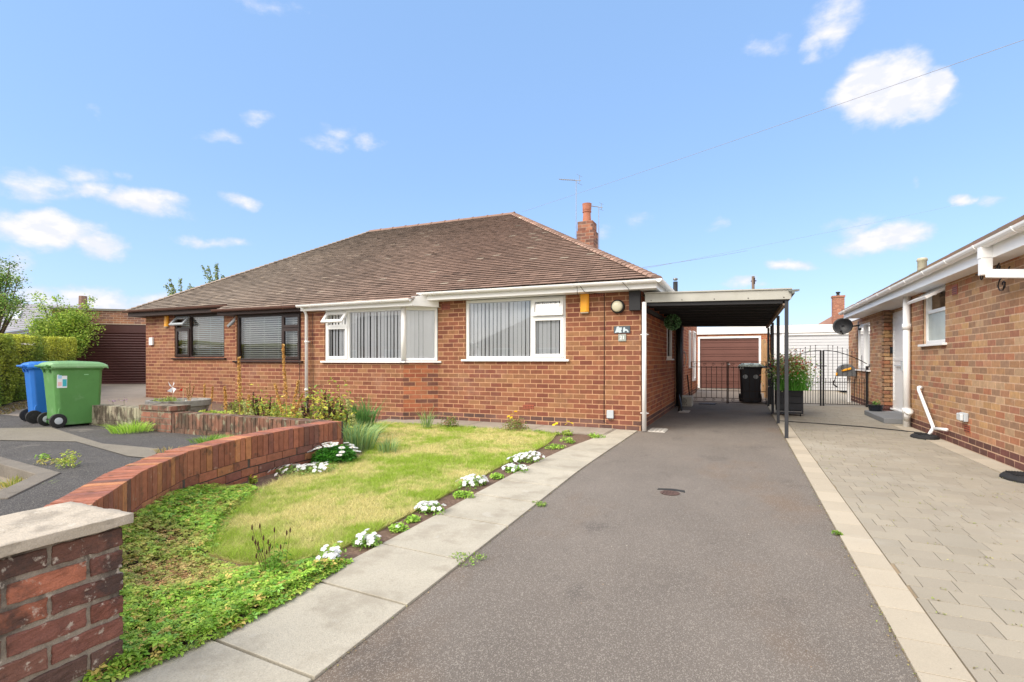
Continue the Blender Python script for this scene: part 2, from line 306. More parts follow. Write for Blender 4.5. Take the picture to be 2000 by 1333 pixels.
# concrete slab path
b=B(); ys=[.2,.84,1.45,2.055,2.64,3.32,3.95,4.52,5.2,5.8,6.4,7.0,7.62,8.2,8.655]
def pr_(y): return -1.425-.15*min(1,max(0,(y-1.4)/4)) 
def pl_(y): return -2.10+.07*math.sin(y*.9)*.5+.12*max(0,(y-6.5)/2)
for i in range(len(ys)-1):
    a,c=ys[i]+.007,ys[i+1]-.007; k=random.uniform(.93,1.05); cc=(.42*k,.385*k,.31*k); t=random.uniform(0,.004); sk=-.035
    b.prism([(pl_(a),a+.02),(pr_(a),a+sk+.02),(pr_(c),c+sk+.02),(pl_(c),c+.02)],-.04,.010+t,cc)
structure(b.build('path',M['slab'],bevel=.003))
b=B(); x=-6.3
while x<-1.95:
    x2=min(x+.62,-1.93); k=random.uniform(.72,.85); cc=(.40*k,.35*k,.29*k); y0=7.93+.0*(x+6)
    b.prism([(x+.004,7.92),(x2-.004,7.92),(x2-.004,8.655),(x+.004,8.655)],-.04,.018+random.uniform(0,.003),cc); x=x2
structure(b.build('side_path',M['slab'],bevel=.003))
# neighbour's side (left)
def sheet(name,poly,mat,off,nx=24):
    xs=[p[0] for p in poly]; 
    import bmesh
    bm=bmesh.new(); f=bm.faces.new([bm.verts.new((x,y,0)) for x,y in poly])
    for ax,lo,hi,st in (((1,0,0),min(xs),max(xs),.9),((0,1,0),min(p[1] for p in poly),max(p[1] for p in poly),.9)):
        k=lo+st
        while k<hi:
            bmesh.ops.bisect_plane(bm,geom=bm.verts[:]+bm.edges[:]+bm.faces[:],plane_co=Vector(ax)*k,plane_no=ax); k+=st
    for v in bm.verts: v.co.z=gl(v.co.x,v.co.y)+off
    bm.normal_update()
    for f in bm.faces:
        if f.normal.z<0: f.normal_flip()
    me=bpy.data.meshes.new(name); bm.to_mesh(me); bm.free(); return structure(link(name,me,mat))
sheet('neighbour_drive',[(-2.6,.6),(-2.55,1.1),(-3.3,1.75),(-4.2,2.8),(-4.5,3.6),(-4.62,4.9),(-9.3,4.9),(-13,4.9),(-30,4.9),(-30,2.9),(-7.6,2.9),(-5.9,2.73),(-5.3,2.1),(-4.9,.6)],M['tarmac2'],0)
sheet('concrete_drive',[(-14.3,4.9),(-14.3,8.6),(-14.5,8.6),(-14.5,30),(-40,30),(-40,4.9)],M['conc'],.004)
sheet('concrete_drive',[(-9.5,5.05),(-10.5,5.6),(-11.6,6.6),(-12.2,8.6),(-14.3,8.6),(-14.3,4.9),(-9.5,4.9)],M['conc'],.004)
sheet('tarmac_patch',[(-11.5,3.75),(-10.09,3.98),(-9.53,4.35),(-7.21,3.81),(-6.2,3.86),(-5.64,3.45),(-6.01,3.42),(-7.69,3.77),(-8.68,3.42),(-9.6,3.3),(-11.5,3.1)],M['gritty'],.005)
sheet('tarmac_patch',[(-5.6,3.3),(-5.75,3.9),(-5.2,4.0),(-4.68,4.1),(-4.66,3.75),(-5.1,3.3)],M['gritty'],.005)
sheet('tarmac_patch',[(-4.65,2.2),(-4.95,2.55),(-4.45,2.9),(-4.25,2.75),(-3.9,2.35),(-4.1,2.0)],M['gritty'],.005)
b=B(); b.prism([(-30,2.78),(-7.6,2.78),(-5.95,2.60),(-5.35,2.0),(-5.2,2.1),(-5.8,2.72),(-7.6,2.92),(-30,2.92)],-.04,lambda x,y:gl(x,y)+.012)
structure(b.build('kerb',surf('kerb_stone',(.17,.15,.125),rough=.95,var=.2,scale=5,fine=.3,bump=.8,stain=((.09,.08,.06),4,.5,.66,.6)),bevel=.008))
b=B(); b.prism([(-30,-9),(-4.6,-9),(-4.6,.6),(-5.3,2.0),(-5.95,2.62),(-7.6,2.79),(-30,2.79)],-.05,-.004); structure(b.build('pavement',M['conc']))
b=B(); b.prism([(-4.6,-3),(-2.5,-3),(-2.5,.6),(-4.6,.6)],-.05,.03); structure(b.build('front_verge',M['tarmac2']))
# garden soil
b=B(); b.prism([(-2.05,.3),(-2.45,.9),(-3.1,1.65),(-4.1,2.8),(-4.5,3.6),(-4.6,4.85),(-6.3,4.95),(-6.3,7.91),(-1.93,7.91),(-2.03,6)],-.04,.0)
for xa,xb in ((-7.3,-6.3),(-8.3,-7.3)): b.prism([(xb,4.95),(xb,8.67),(xa,8.67),(xa,4.95)],-.04,lambda x,y:.0+.035*min(2,(-6.3-x)))
b.prism([(-8.3,4.95),(-8.3,8.67),(-12.3,8.67),(-11.7,6.6),(-10.6,5.6),(-9.4,4.95)],-.04,lambda x,y:.07+.012*(-8.3-x))
structure(b.build('flower_bed_soil',M['soil']))
LAWN=[(-2.92,2.1),(-3.1,2.28),(-3.38,2.53),(-3.65,2.9),(-3.88,3.24),(-4.1,3.78),(-4.2,4.2),(-4.05,4.7),(-4.3,5.3),(-4.6,5.6),(-5.2,5.9),(-5.9,6.6),(-6.15,7.3),(-6.1,7.80),(-4.37,7.86),(-2.96,7.84),(-2.62,7.55),(-2.5,7.0),(-2.43,6.49),(-2.43,5.52),(-2.36,4.56),(-2.32,3.74),(-2.26,2.88),(-2.25,2.45),(-2.36,2.2),(-2.60,2.08)]
b=B(); b.prism(LAWN,-.02,.012); structure(b.build('lawn',M['turf']))
def polypts(P,n):
    xs=[p[0] for p in P]; ys_=[p[1] for p in P]; x=rng.uniform(min(xs),max(xs),n); y=rng.uniform(min(ys_),max(ys_),n); k=inpoly(P,x,y); return x[k],y[k]
def grassmesh(name,x,y,z,h,w,cols,mat,lean=.5,parent=None):
    n=len(x); a=rng.uniform(0,2*np.pi,n); d=np.stack([np.cos(a),np.sin(a),np.zeros(n)],1)*w[:,None]
    base=np.stack([x,y,z],1); la=rng.uniform(0,2*np.pi,n); ln=np.stack([np.cos(la),np.sin(la),np.zeros(n)],1)*(h*lean*rng.uniform(.2,1.4,n))[:,None]
    tip=base+ln; tip[:,2]+=h
    return npmesh(name,np.stack([base-d,base+d,tip],1).reshape(-1,3),3,cols,mat,parent)
def grass():
    # denser near the camera
    x,y=polypts(LAWN,420000); keep=rng.uniform(size=len(x))<np.clip((3.4/np.maximum(y,2.0))**1.6,.12,1); x,y=x[keep],y[keep]
    g=vnoise(x,y,1.1,1)*.55+vnoise(x,y,3.4,2)*.45+vnoise(x,y,11,3)*.5
    e=edgedist(LAWN,x,y); wet=np.clip((g+.21)*1.7+.42*np.exp(-e/.10)+.30*np.clip((y-5.8)/1.5,0,1)+.35*np.exp(-np.hypot(x+3.1,y-3.9)/.5)-.12,0,1)+rng.normal(size=len(x))*.16
    wet=np.clip(wet,0,1)[:,None]
    dry=np.array((.74,.66,.32)); grn=np.array((.33,.48,.05)); c=dry*(1-wet)+grn*wet
    c=c*(1+rng.normal(size=(len(x),1))*.16)
    h=(.014+.010*rng.uniform(size=len(x))+.014*wet[:,0]+.026*np.exp(-e/.035)); w=.0013+.0010*np.clip(y-2,0,5)/2.0
    tag(grassmesh('lawn_grass',x,y,np.full(len(x),.008),h+.008,w,np.clip(c,.005,1),M['grass'],1.3),kind='stuff',label='mown lawn of dry yellow and green grass in the front garden',cat='grass')
grass()
# ---------------------------------------------------------------- brick walls
LB,HB=.228,.083
def rects(u0,u1,z0,z1,holes):
    us=sorted({u0,u1,*[min(max(h[i],u0),u1) for h in holes for i in (0,1)]}); zs=sorted({z0,z1,*[min(max(h[i],z0),z1) for h in holes for i in (2,3)]})
    for i in range(len(us)-1):
        run=None
        for j in range(len(zs)-1):
            cu,cz=(us[i]+us[i+1])/2,(zs[j]+zs[j+1])/2
            if us[i+1]-us[i]<1e-5 or zs[j+1]-zs[j]<1e-5: continue
            if any(h[0]<cu<h[1] and h[2]<cz<h[3] for h in holes):
                if run: yield (us[i],us[i+1],*run); run=None
            else: run=(run[0],zs[j+1]) if run else (zs[j],zs[j+1])
        if run: yield (us[i],us[i+1],*run)
def wallface(b,T,u0,u1,z0,z1,holes=(),thick=.22,pal_=None,mortar=(.50,.29,.165),core=True,off=0,dark=2,soldier_top=False,cu=None,zb=0.0):
    T0=b.T; b.T=T
    if core:
        a,c=cu or (u0,u1)
        for r in rects(a,c,z0,z1,holes): b.box(r[0],r[1],-thick,0,r[2],r[3],mortar)
    k=math.floor((z0-zb)/HB); 
    while zb+k*HB<z1-.02:
        za,zc=max(zb+k*HB+.007,z0),min(zb+(k+1)*HB-.007,z1)
        if zc-za<.015: k+=1; continue
        x=u0-(LB/2 if (k+off)%2 else 0)
        while x<u1:
            xa,xb=max(x+.0065,u0),min(x+LB-.0065,u1)
            if xb-xa>.012:
                segs=[(xa,xb)]
                for h in holes:
                    if h[2]<zc-.02 and h[3]>za+.02:
                        ns=[]
                        for p,q in segs:
                            if h[1]<=p or h[0]>=q: ns.append((p,q)); continue
                            if h[0]>p+.01: ns.append((p,h[0]))
                            if h[1]<q-.01: ns.append((h[1],q))
                        segs=ns
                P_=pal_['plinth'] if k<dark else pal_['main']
                c=random.choice(P_); kk=random.uniform(.88,1.12); c=tuple(q*kk for q in c)
                for p,q in segs: b.box(p,q,-.01,.0022+random.uniform(-.0006,.0006),za,zc,c,skip=(3,) if False else ())
            x+=LB
        k+=1
    b.T=T0
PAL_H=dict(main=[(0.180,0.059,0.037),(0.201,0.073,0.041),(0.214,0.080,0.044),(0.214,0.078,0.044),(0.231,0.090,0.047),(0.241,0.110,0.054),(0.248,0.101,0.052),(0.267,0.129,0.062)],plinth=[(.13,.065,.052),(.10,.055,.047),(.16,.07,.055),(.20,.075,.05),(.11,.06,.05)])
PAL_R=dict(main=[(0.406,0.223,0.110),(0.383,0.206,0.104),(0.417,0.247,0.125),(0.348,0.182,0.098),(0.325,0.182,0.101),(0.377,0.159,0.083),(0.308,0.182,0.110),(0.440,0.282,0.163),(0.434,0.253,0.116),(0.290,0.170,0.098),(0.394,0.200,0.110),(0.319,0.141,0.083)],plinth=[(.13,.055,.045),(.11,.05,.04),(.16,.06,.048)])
PAL_D=dict(main=[(.30,.14,.08),(.25,.12,.08),(.34,.16,.09),(.20,.10,.075)],plinth=[(.2,.1,.07)])
Tf=lambda Y:(lambda u,d,z:(u,Y-d,z)); Tpx=lambda X:(lambda u,d,z:(X+d,u,z)); Tmx=lambda X:(lambda u,d,z:(X-d,u,z))
def Tang(x0,y0,x1,y1):
    L=math.hypot(x1-x0,y1-y0); ux,uy=(x1-x0)/L,(y1-y0)/L; nx,ny=uy,-ux
    return (lambda u,d,z:(x0+ux*u+nx*d,y0+uy*u+ny*d,z)),L
# ---------------------------------------------------------------- windows
def window(parent,T,u0,u1,z0,z1,lights,mat,blind=None,sill=True,name='window',label=None,fw=.055,dd=-.02,sillmat=None,dk=True):
    """lights: (ua,ub,za,zb,kind,angle) kind 'f' fixed,'s' sash closed,'o' sash open outward hinged on top"""
    b=B(T); fd=.07
    b.box(u0,u1,dd-fd,dd,z0,z0+fw); b.box(u0,u1,dd-fd,dd,z1-fw,z1); b.box(u0,u0+fw,dd-fd,dd,z0+fw,z1-fw); b.box(u1-fw,u1,dd-fd,dd,z0+fw,z1-fw)
    us=sorted({l[0] for l in lights if l[0]>u0+.1}); 
    for u in us: b.box(u-fw/2,u+fw/2,dd-fd,dd,z0+fw,z1-fw)
    for l in lights:
        if l[3]<z1-.1: b.box(max(l[0],u0+fw)+fw*.3,min(l[1],u1-fw)-fw*.3,dd-fd,dd-.001,l[3]-fw/2,l[3]+fw/2)
    w=b.build(name,mat,parent,bevel=.004); 
    if label: w['label']=label
    for (a,c,za,zb,kind,ang) in lights:
        a2,c2=(u0 if a<u0+.01 else a),(u1 if c>u1-.01 else c)
        ia,ic=(a+fw*.85 if a<=u0+.01 else a+fw*.35),(c-fw*.85 if c>=u1-.01 else c-fw*.35)
        iza,izb=(za+fw*.85 if za<=z0+.01 else za+fw*.35),(zb-fw*.85 if zb>=z1-.01 else zb-fw*.35)
        if kind=='f':
            p=B(T); p.quad((ia,dd-.03,iza),(ic,dd-.03,iza),(ic,dd-.03,izb),(ia,dd-.03,izb)); p.build('pane',M['glass'],w)
        else:
            sw=.05; th=.045
            if kind=='o':
                ca,sa=math.cos(R(ang)),math.sin(R(ang)); T2=lambda u,d,z,izb=izb:T(u,dd+.005+(izb-z)*sa+(d-dd)*ca,izb-(izb-z)*ca+(d-dd)*sa)
            else: T2=T
            s=B(T2); y0_,y1_=dd-.02,dd+.022
            s.box(ia-.01,ic+.01,y0_,y1_,iza-.01,iza+sw); s.box(ia-.01,ic+.01,y0_,y1_,izb-sw,izb+.01); s.box(ia-.01,ia+sw,y0_,y1_,iza+sw,izb-sw); s.box(ic-sw,ic+.01,y0_,y1_,iza+sw,izb-sw)
            if kind=='o':
                s.box(ia+.002,ia+.012,y0_-.01,y0_,iza+.1,iza+.13)
            s.build('sash',M['pvc'] if (kind=='o' and mat==M['brownp']) else mat,w,bevel=.003)
            p=B(T2); p.quad((ia+sw,dd,iza+sw),(ic-sw,dd,iza+sw),(ic-sw,dd,izb-sw),(ia+sw,dd,izb-sw)); p.build('pane',M['glass'],w)
            if kind=='s': 
                h=B(T); h.box(ic-sw+.012,ic-.012,y1_,y1_+.02,(iza+izb)/2-.05,(iza+izb)/2+.04) if False else None
    if sill:
        s=B(T); s.box(u0-.07,u1+.07,dd-.06,.055,z0-.035,z0); s.build('sill',sillmat or mat,w,bevel=.004)
    if blind=='v':
        s=B(T); u=u0+.05
        while u<u1-.05:
            a=random.uniform(.15,.5); s.add([(u,-.10,z0+.03),(u+.085*math.cos(a),-.10+.085*math.sin(a)*.8,z0+.03),(u+.085*math.cos(a),-.10+.085*math.sin(a)*.8,z1-.05),(u,-.10,z1-.05)],[(0,1,2,3)]); u+=.082
        s.box(u0+.04,u1-.04,-.15,-.10,z1-.06,z1-.02); s.build('blind',M['blind'],w)
    if blind=='h':
        s=B(T); z=z0+.05
        while z<z1-.05:
            s.add([(u0+.05,-.158,z),(u1-.05,-.158,z),(u1-.05,-.135,z+.030),(u0+.05,-.135,z+.030)],[(0,1,2,3)]); z+=.048
        for u in np.arange(u0+.25,u1,.45): s.box(u,u+.006,-.15,-.145,z0+.04,z1-.05)
        s.box(u0+.04,u1-.04,-.18,-.14,z1-.07,z1-.03); s.build('blind',M['hblind'],w)
    return w
def gutter(parent,pts,mat,r=.055,name='gutter',every=.9):
    """half-round gutter along straight run pts[0]->pts[1], open side up"""
    (x0,y0,z0),(x1,y1,z1)=pts; d=Vector((x1-x0,y1-y0,z1-z0)); L=d.length; d.normalize(); s=d.cross(Vector((0,0,1))).normalized(); b=B(); n=8; O=Vector((x0,y0,z0))
    def sec(t,r,e=0): return [O+d*t+s*r*math.cos(math.pi+math.pi*k/n)+Vector((0,0,1))*(r*math.sin(math.pi+math.pi*k/n)+e) for k in range(n+1)]
    def run(ta,tb,ro,ri):
        A,Bq,Ci,Di=sec(ta,ro),sec(tb,ro),sec(ta,ri),sec(tb,ri); vs=A+Bq+Ci+Di; m=n+1
        fs=[(k,k+1,m+k+1,m+k) for k in range(n)]+[(2*m+k,3*m+k,3*m+k+1,2*m+k+1) for k in range(n)]
        fs+=[(0,m,3*m,2*m),(n,2*m+n,3*m+n,m+n)]+[(k,2*m+k,2*m+k+1,k+1) for k in range(n)]+[(m+k,m+k+1,3*m+k+1,3*m+k) for k in range(n)]
        b.add(vs,fs)
    run(0,L,r,r-.004)
    t=.35
    while t<L: run(t,t+.035,r+.006,r-.002); t+=every
    for t in (0,L-.004): b.add(sec(t,r-.001)+[O+d*t],[tuple(range(n+1))])
    return b.build(name,mat,parent)
def downpipe(parent,pts,mat,r=.034,name='downpipe',square=False,clips=()):
    b=B(); b.tube(pts,r,12 if not square else 4)
    for (x,y,z) in clips: b.tube([(x,y,z-.02),(x,y,z+.02)],r+.006,12); b.box(x-r-.03,x+r+.03,y,y+.04,z-.006,z+.006)
    return b.build(name,mat,parent,smooth=True)
# ================================================================= MAIN BUNGALOW PAIR
FY=8.67; RX=-1.53; LX=-14.47; BY=8.30; REAR=16.9; PH=.6; SL=math.hypot(1,PH)
ZW=2.33
house=thing('bungalow_pair',(-8,12.7,0),'pair of joined red brick bungalows under one long hipped tiled roof','house')
b=B()
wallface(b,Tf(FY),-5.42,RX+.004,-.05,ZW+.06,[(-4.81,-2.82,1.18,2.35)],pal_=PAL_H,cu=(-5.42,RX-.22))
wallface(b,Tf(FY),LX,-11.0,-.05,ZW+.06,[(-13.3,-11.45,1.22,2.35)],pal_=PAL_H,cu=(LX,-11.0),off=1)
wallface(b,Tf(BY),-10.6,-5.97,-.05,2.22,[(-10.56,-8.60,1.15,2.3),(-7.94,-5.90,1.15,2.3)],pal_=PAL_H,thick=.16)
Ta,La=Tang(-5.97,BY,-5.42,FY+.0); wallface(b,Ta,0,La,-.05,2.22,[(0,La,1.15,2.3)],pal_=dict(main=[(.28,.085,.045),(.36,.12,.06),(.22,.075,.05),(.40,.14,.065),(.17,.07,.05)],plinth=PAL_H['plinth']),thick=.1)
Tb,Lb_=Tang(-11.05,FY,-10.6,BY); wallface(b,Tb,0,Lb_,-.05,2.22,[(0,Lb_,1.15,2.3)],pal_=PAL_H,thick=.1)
SW=[(11.9,12.75,1.20,2.1),(17.0,17.6,.95,2.1),(18.3,19.2,.5,2.15)]
PAL_S=dict(main=[(.36,.115,.05),(.40,.135,.055),(.30,.09,.045),(.26,.08,.045),(.38,.14,.06)],plinth=PAL_H['plinth'])
wallface(b,Tpx(RX),FY,13.45,-.05,ZW+.06,[SW[0]],pal_=PAL_S,cu=(FY+.001,13.45))
wallface(b,Tpx(RX),14.55,20.2,-.05,ZW+.06,SW[1:],pal_=PAL_S)
b.box(LX,LX+.22,FY+.22,REAR,-.05,ZW,(.4,.16,.08)); b.box(LX,RX-.22,REAR-.22,REAR,-.05,ZW,(.4,.16,.08)); b.box(RX-1.2,RX-1.1,13.3,14.7,-.05,ZW,(.2,.1,.07)); b.box(RX-1.1,RX-.22,13.23,13.45,-.05,ZW,(.25,.1,.06)); b.box(RX-1.1,RX-.22,14.55,14.77,-.05,ZW,(.25,.1,.06))
b.box(RX-4,RX-.22,20.0,20.2,-.05,ZW,(.3,.1,.06))
walls=b.build('wall',M['brick'],house)
# interior back wall so panes see a dim room
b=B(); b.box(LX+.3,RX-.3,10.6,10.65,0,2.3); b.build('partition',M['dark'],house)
# ---- roof
EY,EZ=8.37,2.45; EXR,EXL=-1.23,-14.77; RIDGE_Y=12.77
def roofcol(x,s):
    t=mn.noise(Vector((x*.5,s*.5,3)))*.5+mn.noise(Vector((x*2.1,s*2.1,9)))*.35
    red=min(1,max(0,(x+11.5)/6)); base=Vector((.27,.175,.135))*red+Vector((.28,.225,.18))*(1-red)
    c=base*(1+t*.40)*random.uniform(.86,1.14)
    if random.random()<.025: c=Vector((.40,.32,.25))
    if random.random()<.05: c*=.68
    return tuple(c)
G=.100
def slope(b,T,xl,xr,runmax,s0=0,ext=None,hipL=True,hipR=True,step=.165):
    """T(x,run,h): x along eave, run horizontal inward, h height"""
    k=0; s=s0
    while s/SL<runmax:
        r0=s/SL; r1=min((s+G*1.25)/SL,runmax); z0=r0*PH; z1=r1*PH
        a=xl+(max(0,r0) if hipL else 0); c=xr-(max(0,r0) if hipR else 0)
        if ext and s<0: a,c=ext
        x=a-(step/2 if k%2 else 0)
        while x<c:
            xa,xb=max(x,a)+.0015,min(x+step,c)-.0015
            if xb-xa>.02:
                j=random.uniform(0,.004); h0=.036+j; h1=.006+j; t=random.uniform(-.002,.002)
                b.add([T(xa,r0,z0+h0-.013),T(xb,r0,z0+h0-.013),T(xa,r1,z1),T(xb,r1,z1),T(xa,r0,z0+h0+t),T(xb,r0,z0+h0-t),T(xa,r1,z1+h1),T(xb,r1,z1+h1)],[(4,5,7,6),(0,4,6,2),(1,3,7,5)],(cc_:=roofcol(x,s)))
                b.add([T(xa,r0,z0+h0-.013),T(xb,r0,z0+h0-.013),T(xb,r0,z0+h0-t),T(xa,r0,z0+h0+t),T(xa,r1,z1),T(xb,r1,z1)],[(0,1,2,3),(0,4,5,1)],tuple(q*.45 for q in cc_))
            x+=step
        s+=G; k+=1
b=B(); HR=RIDGE_Y-EY
Tfront=lambda x,r,h:(x,EY+r,EZ+h); slope(b,Tfront,EXL,EXR,HR)
n0=int(.26*SL/G)+1
slope(b,Tfront,-10.97,-5.62,0.001,s0=-3*G,ext=(-10.97,-5.62))
Tright=lambda x,r,h:(EXR-r,EY+x,EZ+h); slope(b,Tright,0,2*HR,HR,step=.3)
# underlay
def U(x,y,z): return (x,y,z-.012)
xr_,xl_=EXR-HR,EXL+HR; zr=EZ+HR*PH
b.add([U(EXL,EY,EZ),U(EXR,EY,EZ),U(xr_,RIDGE_Y,zr),U(xl_,RIDGE_Y,zr),U(EXL,EY+2*HR,EZ),U(EXR,EY+2*HR,EZ)],[(0,1,2,3),(1,5,2),(5,4,3,2),(4,0,3)],(.12,.08,.06))
b.add([U(-10.97,EY-.27,EZ-.16),U(-5.62,EY-.27,EZ-.16),U(-5.62,EY,EZ),U(-10.97,EY,EZ)],[(0,1,2,3)],(.12,.08,.06))
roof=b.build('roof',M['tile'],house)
b=B()
x=xl_-.05
while x<xr_:
    x2=min(x+.45,xr_+.05); rr=.085
    for (xa,xb,r) in ((x,x2-.03,rr),(x2-.03,x2,rr+.012)):
        vs=[];n=8
        for xx in (xa,xb): vs+=[(xx,RIDGE_Y-r*math.cos(math.pi*k/n),zr-.035+r*math.sin(math.pi*k/n)) for k in range(n+1)]
        b.add(vs,[(k,k+1,n+2+k,n+1+k) for k in range(n)]+[tuple(range(n+1)),tuple(range(n+1,2*n+2))])
    x=x2
b.build('ridge_tiles',M['terra'],roof,smooth=False)
for side in (1,-1):
    b=B(); s=0; X0=EXR if side==1 else EXL
    while s/SL<HR-.05:
        r=s/SL; r2=min((s+G*1.5)/SL,HR); col=roofcol(X0,s); rad=.12
        if side==1 and random.random()<.6: k=random.uniform(1.05,1.4); col=tuple(min(1,q*k) for q in col)
        P0=Vector((X0-side*r,EY+r,EZ+r*PH+.006)); P1=Vector((X0-side*r2,EY+r2,EZ+r2*PH-.012))
        sx=Vector((side*1.0,1.0,0)).normalized(); dn=Vector((0,0,-1)); vs=[]
        for P,rr in ((P0,rad),(P1,rad*.8)):
            for k in range(5):
                a=math.pi*k/4; vs.append(P+sx*(-math.cos(a))*rr*1.0+Vector((0,0,1))*(math.sin(a)*rr*.42))
        b.add(vs,[(k,k+1,6+k,5+k) for k in range(4)]+[(0,1,2,3,4)],col); s+=G
    b.build('hip_tiles',M['tile'],roof)
# chimney on the far right
def brickbox(b,x0,x1,y0,y1,z0,z1,pal_,mortar=(.36,.26,.2)):
    wallface(b,lambda u,d,z:(x0+u,y0-d,z),0,x1-x0,z0,z1,pal_=pal_,thick=y1-y0,mortar=mortar,dark=-99,zb=z0)
    wallface(b,lambda u,d,z:(x1+d,y0+u,z),0,y1-y0,z0,z1,pal_=pal_,core=False,dark=-99,zb=z0,off=1)
    wallface(b,lambda u,d,z:(x0-d,y0+u,z),0,y1-y0,z0,z1,pal_=pal_,core=False,dark=-99,zb=z0,off=1)
b=B(); PC=dict(main=[(.26,.11,.07),(.20,.09,.065),(.30,.13,.08),(.16,.085,.065),(.34,.15,.09)],plinth=[])
brickbox(b,-3.97,-3.52,13.15,13.60,3.4,4.55,PC); brickbox(b,-3.955,-3.555,13.17,13.58,4.55,4.80,PC)
ch=b.build('chimney',M['brick'],house)
b=B(); b.lathe((-3.76,13.37,4.80),[(.12,0),(.115,.02),(.10,.20),(.10,.27),(.118,.275),(.118,.30),(.10,.305),(.11,.33),(.12,.47),(.125,.50),(.10,.50)],16)
for k in range(8):
    a=2*math.pi*k/8; b.box(-3.76+.112*math.cos(a)-.006,-3.76+.112*math.cos(a)+.006,13.37+.112*math.sin(a)-.006,13.37+.112*math.sin(a)+.006,5.14,5.27)
b.build('chimney_pot',surf('orange_pot',(.40,.16,.10),rough=.85,var=.2,scale=7),ch)
# ---- fascia / soffit / gutters
b=B(); b.box(-5.60,-1.24,8.395,8.415,2.305,2.44); b.box(-1.26,-1.24,8.415,14.6,2.305,2.44); b.box(-5.60,-1.26,8.415,FY-.006,2.305,2.312); b.box(-1.524,-1.26,8.415,14.6,2.306,2.312)
# bay part, boxed at its right end
b.box(-8.44,-5.66,8.13,8.15,2.19,2.30); b.prism([(-8.44,8.15),(-5.66,8.15),(-5.36,8.66),(-5.42,8.664),(-8.44,8.664)],2.188,2.195); 
b.hexa([(-5.66,8.13,2.19),(-5.36,8.60,2.19),(-5.68,8.15,2.19),(-5.40,8.62,2.19),(-5.66,8.13,2.36),(-5.36,8.60,2.50-.06),(-5.68,8.15,2.36),(-5.40,8.62,2.44)])
b.build('fascia',M['white'],house)
b=B(); b.box(-14.76,-10.95,8.395,8.415,2.305,2.43); b.box(-14.76,-10.95,8.415,FY-.006,2.305,2.312); b.box(-10.96,-8.445,8.13,8.15,2.19,2.29); b.box(-10.96,-8.445,8.15,8.664,2.188,2.195); b.box(-14.76,-14.74,8.415,16,2.305,2.43); b.box(-10.98,-10.96,8.13,8.5,2.19,2.36)
b.build('fascia',M['brownw'],house)['label']='dark brown fascia boards of the left half'
gutter(house,((-5.66,8.335,2.445),(-1.17,8.335,2.432)),M['white']); gutter(house,((-1.185,8.28,2.432),(-1.185,14.6,2.432)),M['white'])
gutter(house,((-8.46,8.07,2.305),(-5.66,8.07,2.315)),M['white'])
for a,c in (((-14.85,8.335,2.46),(-10.9,8.335,2.45)),((-11.05,8.07,2.315),(-8.47,8.07,2.300))): gutter(house,(a,c),M['gutb'])['label']='dark brown gutter of the left half'
# ---- windows
wb=M['white']; db=M['brownp']
window(house,Tf(FY),-4.81,-2.82,1.18,2.30,[(-4.81,-3.46,1.18,2.30,'f',0),(-3.46,-2.82,1.18,1.94,'s',0),(-3.46,-2.82,1.94,2.30,'o',10)],wb,'v')
window(house,Tf(BY),-7.94,-5.97,1.15,2.19,[(-7.94,-7.34,1.15,1.87,'s',0),(-7.94,-7.34,1.87,2.19,'o',38),(-7.34,-5.97,1.15,2.19,'f',0)],wb,'v')
window(house,Ta,0.0,La-.01,1.15,2.19,[(0,La-.01,1.15,2.19,'f',0)],wb,'v')
b=B(); b.tube([(-5.985,BY+.03,1.15),(-5.985,BY+.03,2.19)],.05,8); b.build('corner_post',wb,house,smooth=True)
window(house,Tf(FY),-13.3,-11.45,1.22,2.30,[(-13.3,-12.73,1.22,1.97,'s',0),(-13.3,-12.73,1.97,2.30,'o',42),(-12.73,-11.45,1.22,2.30,'f',0)],db,'h')
window(house,Tf(BY),-10.56,-8.60,1.15,2.19,[(-10.56,-9.16,1.15,2.19,'f',0),(-9.16,-8.60,1.15,1.86,'s',0),(-9.16,-8.60,1.86,2.19,'s',0)],db,'h')
window(house,Tb,0.0,Lb_,1.15,2.19,[(0,Lb_,1.15,1.86,'f',0),(0,Lb_,1.86,2.19,'o',40)],db,'h')
window(house,Tpx(RX),11.9,12.75,1.20,2.1,[(11.9,12.75,1.20,2.1,'f',0)],wb,None,dd=.01)
window(house,Tpx(RX),17.0,17.6,.95,2.1,[(17.0,17.6,.95,2.1,'f',0)],wb,None,dd=.03)
window(house,Tpx(RX),18.3,19.2,.5,2.15,[(18.3,19.2,.5,2.15,'f',0)],wb,None,dd=.05)
# front door hidden in its recess, black porch post and pipes
b=B(); b.box(RX-.7,RX-.65,13.5,14.5,0,2.1); b.build('door',M['brownp'],house)
downpipe(house,[(-8.36,8.08,2.27),(-8.36,8.16,2.2),(-8.36,8.22,2.1),(-8.36,8.22,.05)],wb,clips=[(-8.36,8.22,1.55),(-8.36,8.22,.55)])
downpipe(house,[(-1.46,8.60,2.11),(-1.46,8.60,.012)],wb,.036,clips=[(-1.46,8.62,1.585),(-1.46,8.62,.30)])
b=B(); b.tube([(-1.43,13.3,.05),(-1.43,13.3,2.28)],.06,12); b.tube([(-1.42,13.45,.02),(-1.42,13.45,2.28)],.055,10); b.tube([(-1.43,13.25,.32),(-1.36,12.9,.22),(-1.30,12.55,.10),(-1.30,12.4,.03)],.03,10); b.tube([(-1.3,12.42,.08),(-1.3,12.36,0.0)],.05,10)
b.build('downpipe',M['blackm'],house,smooth=True)['label']='black waste pipes on the side wall under the carport'
b=B(); b.box(RX+.005,RX+.07,14.45,14.75,0,2.3); b.build('pillar',surf('dark_pillar',(.10,.04,.03),rough=.8,var=.2),house)
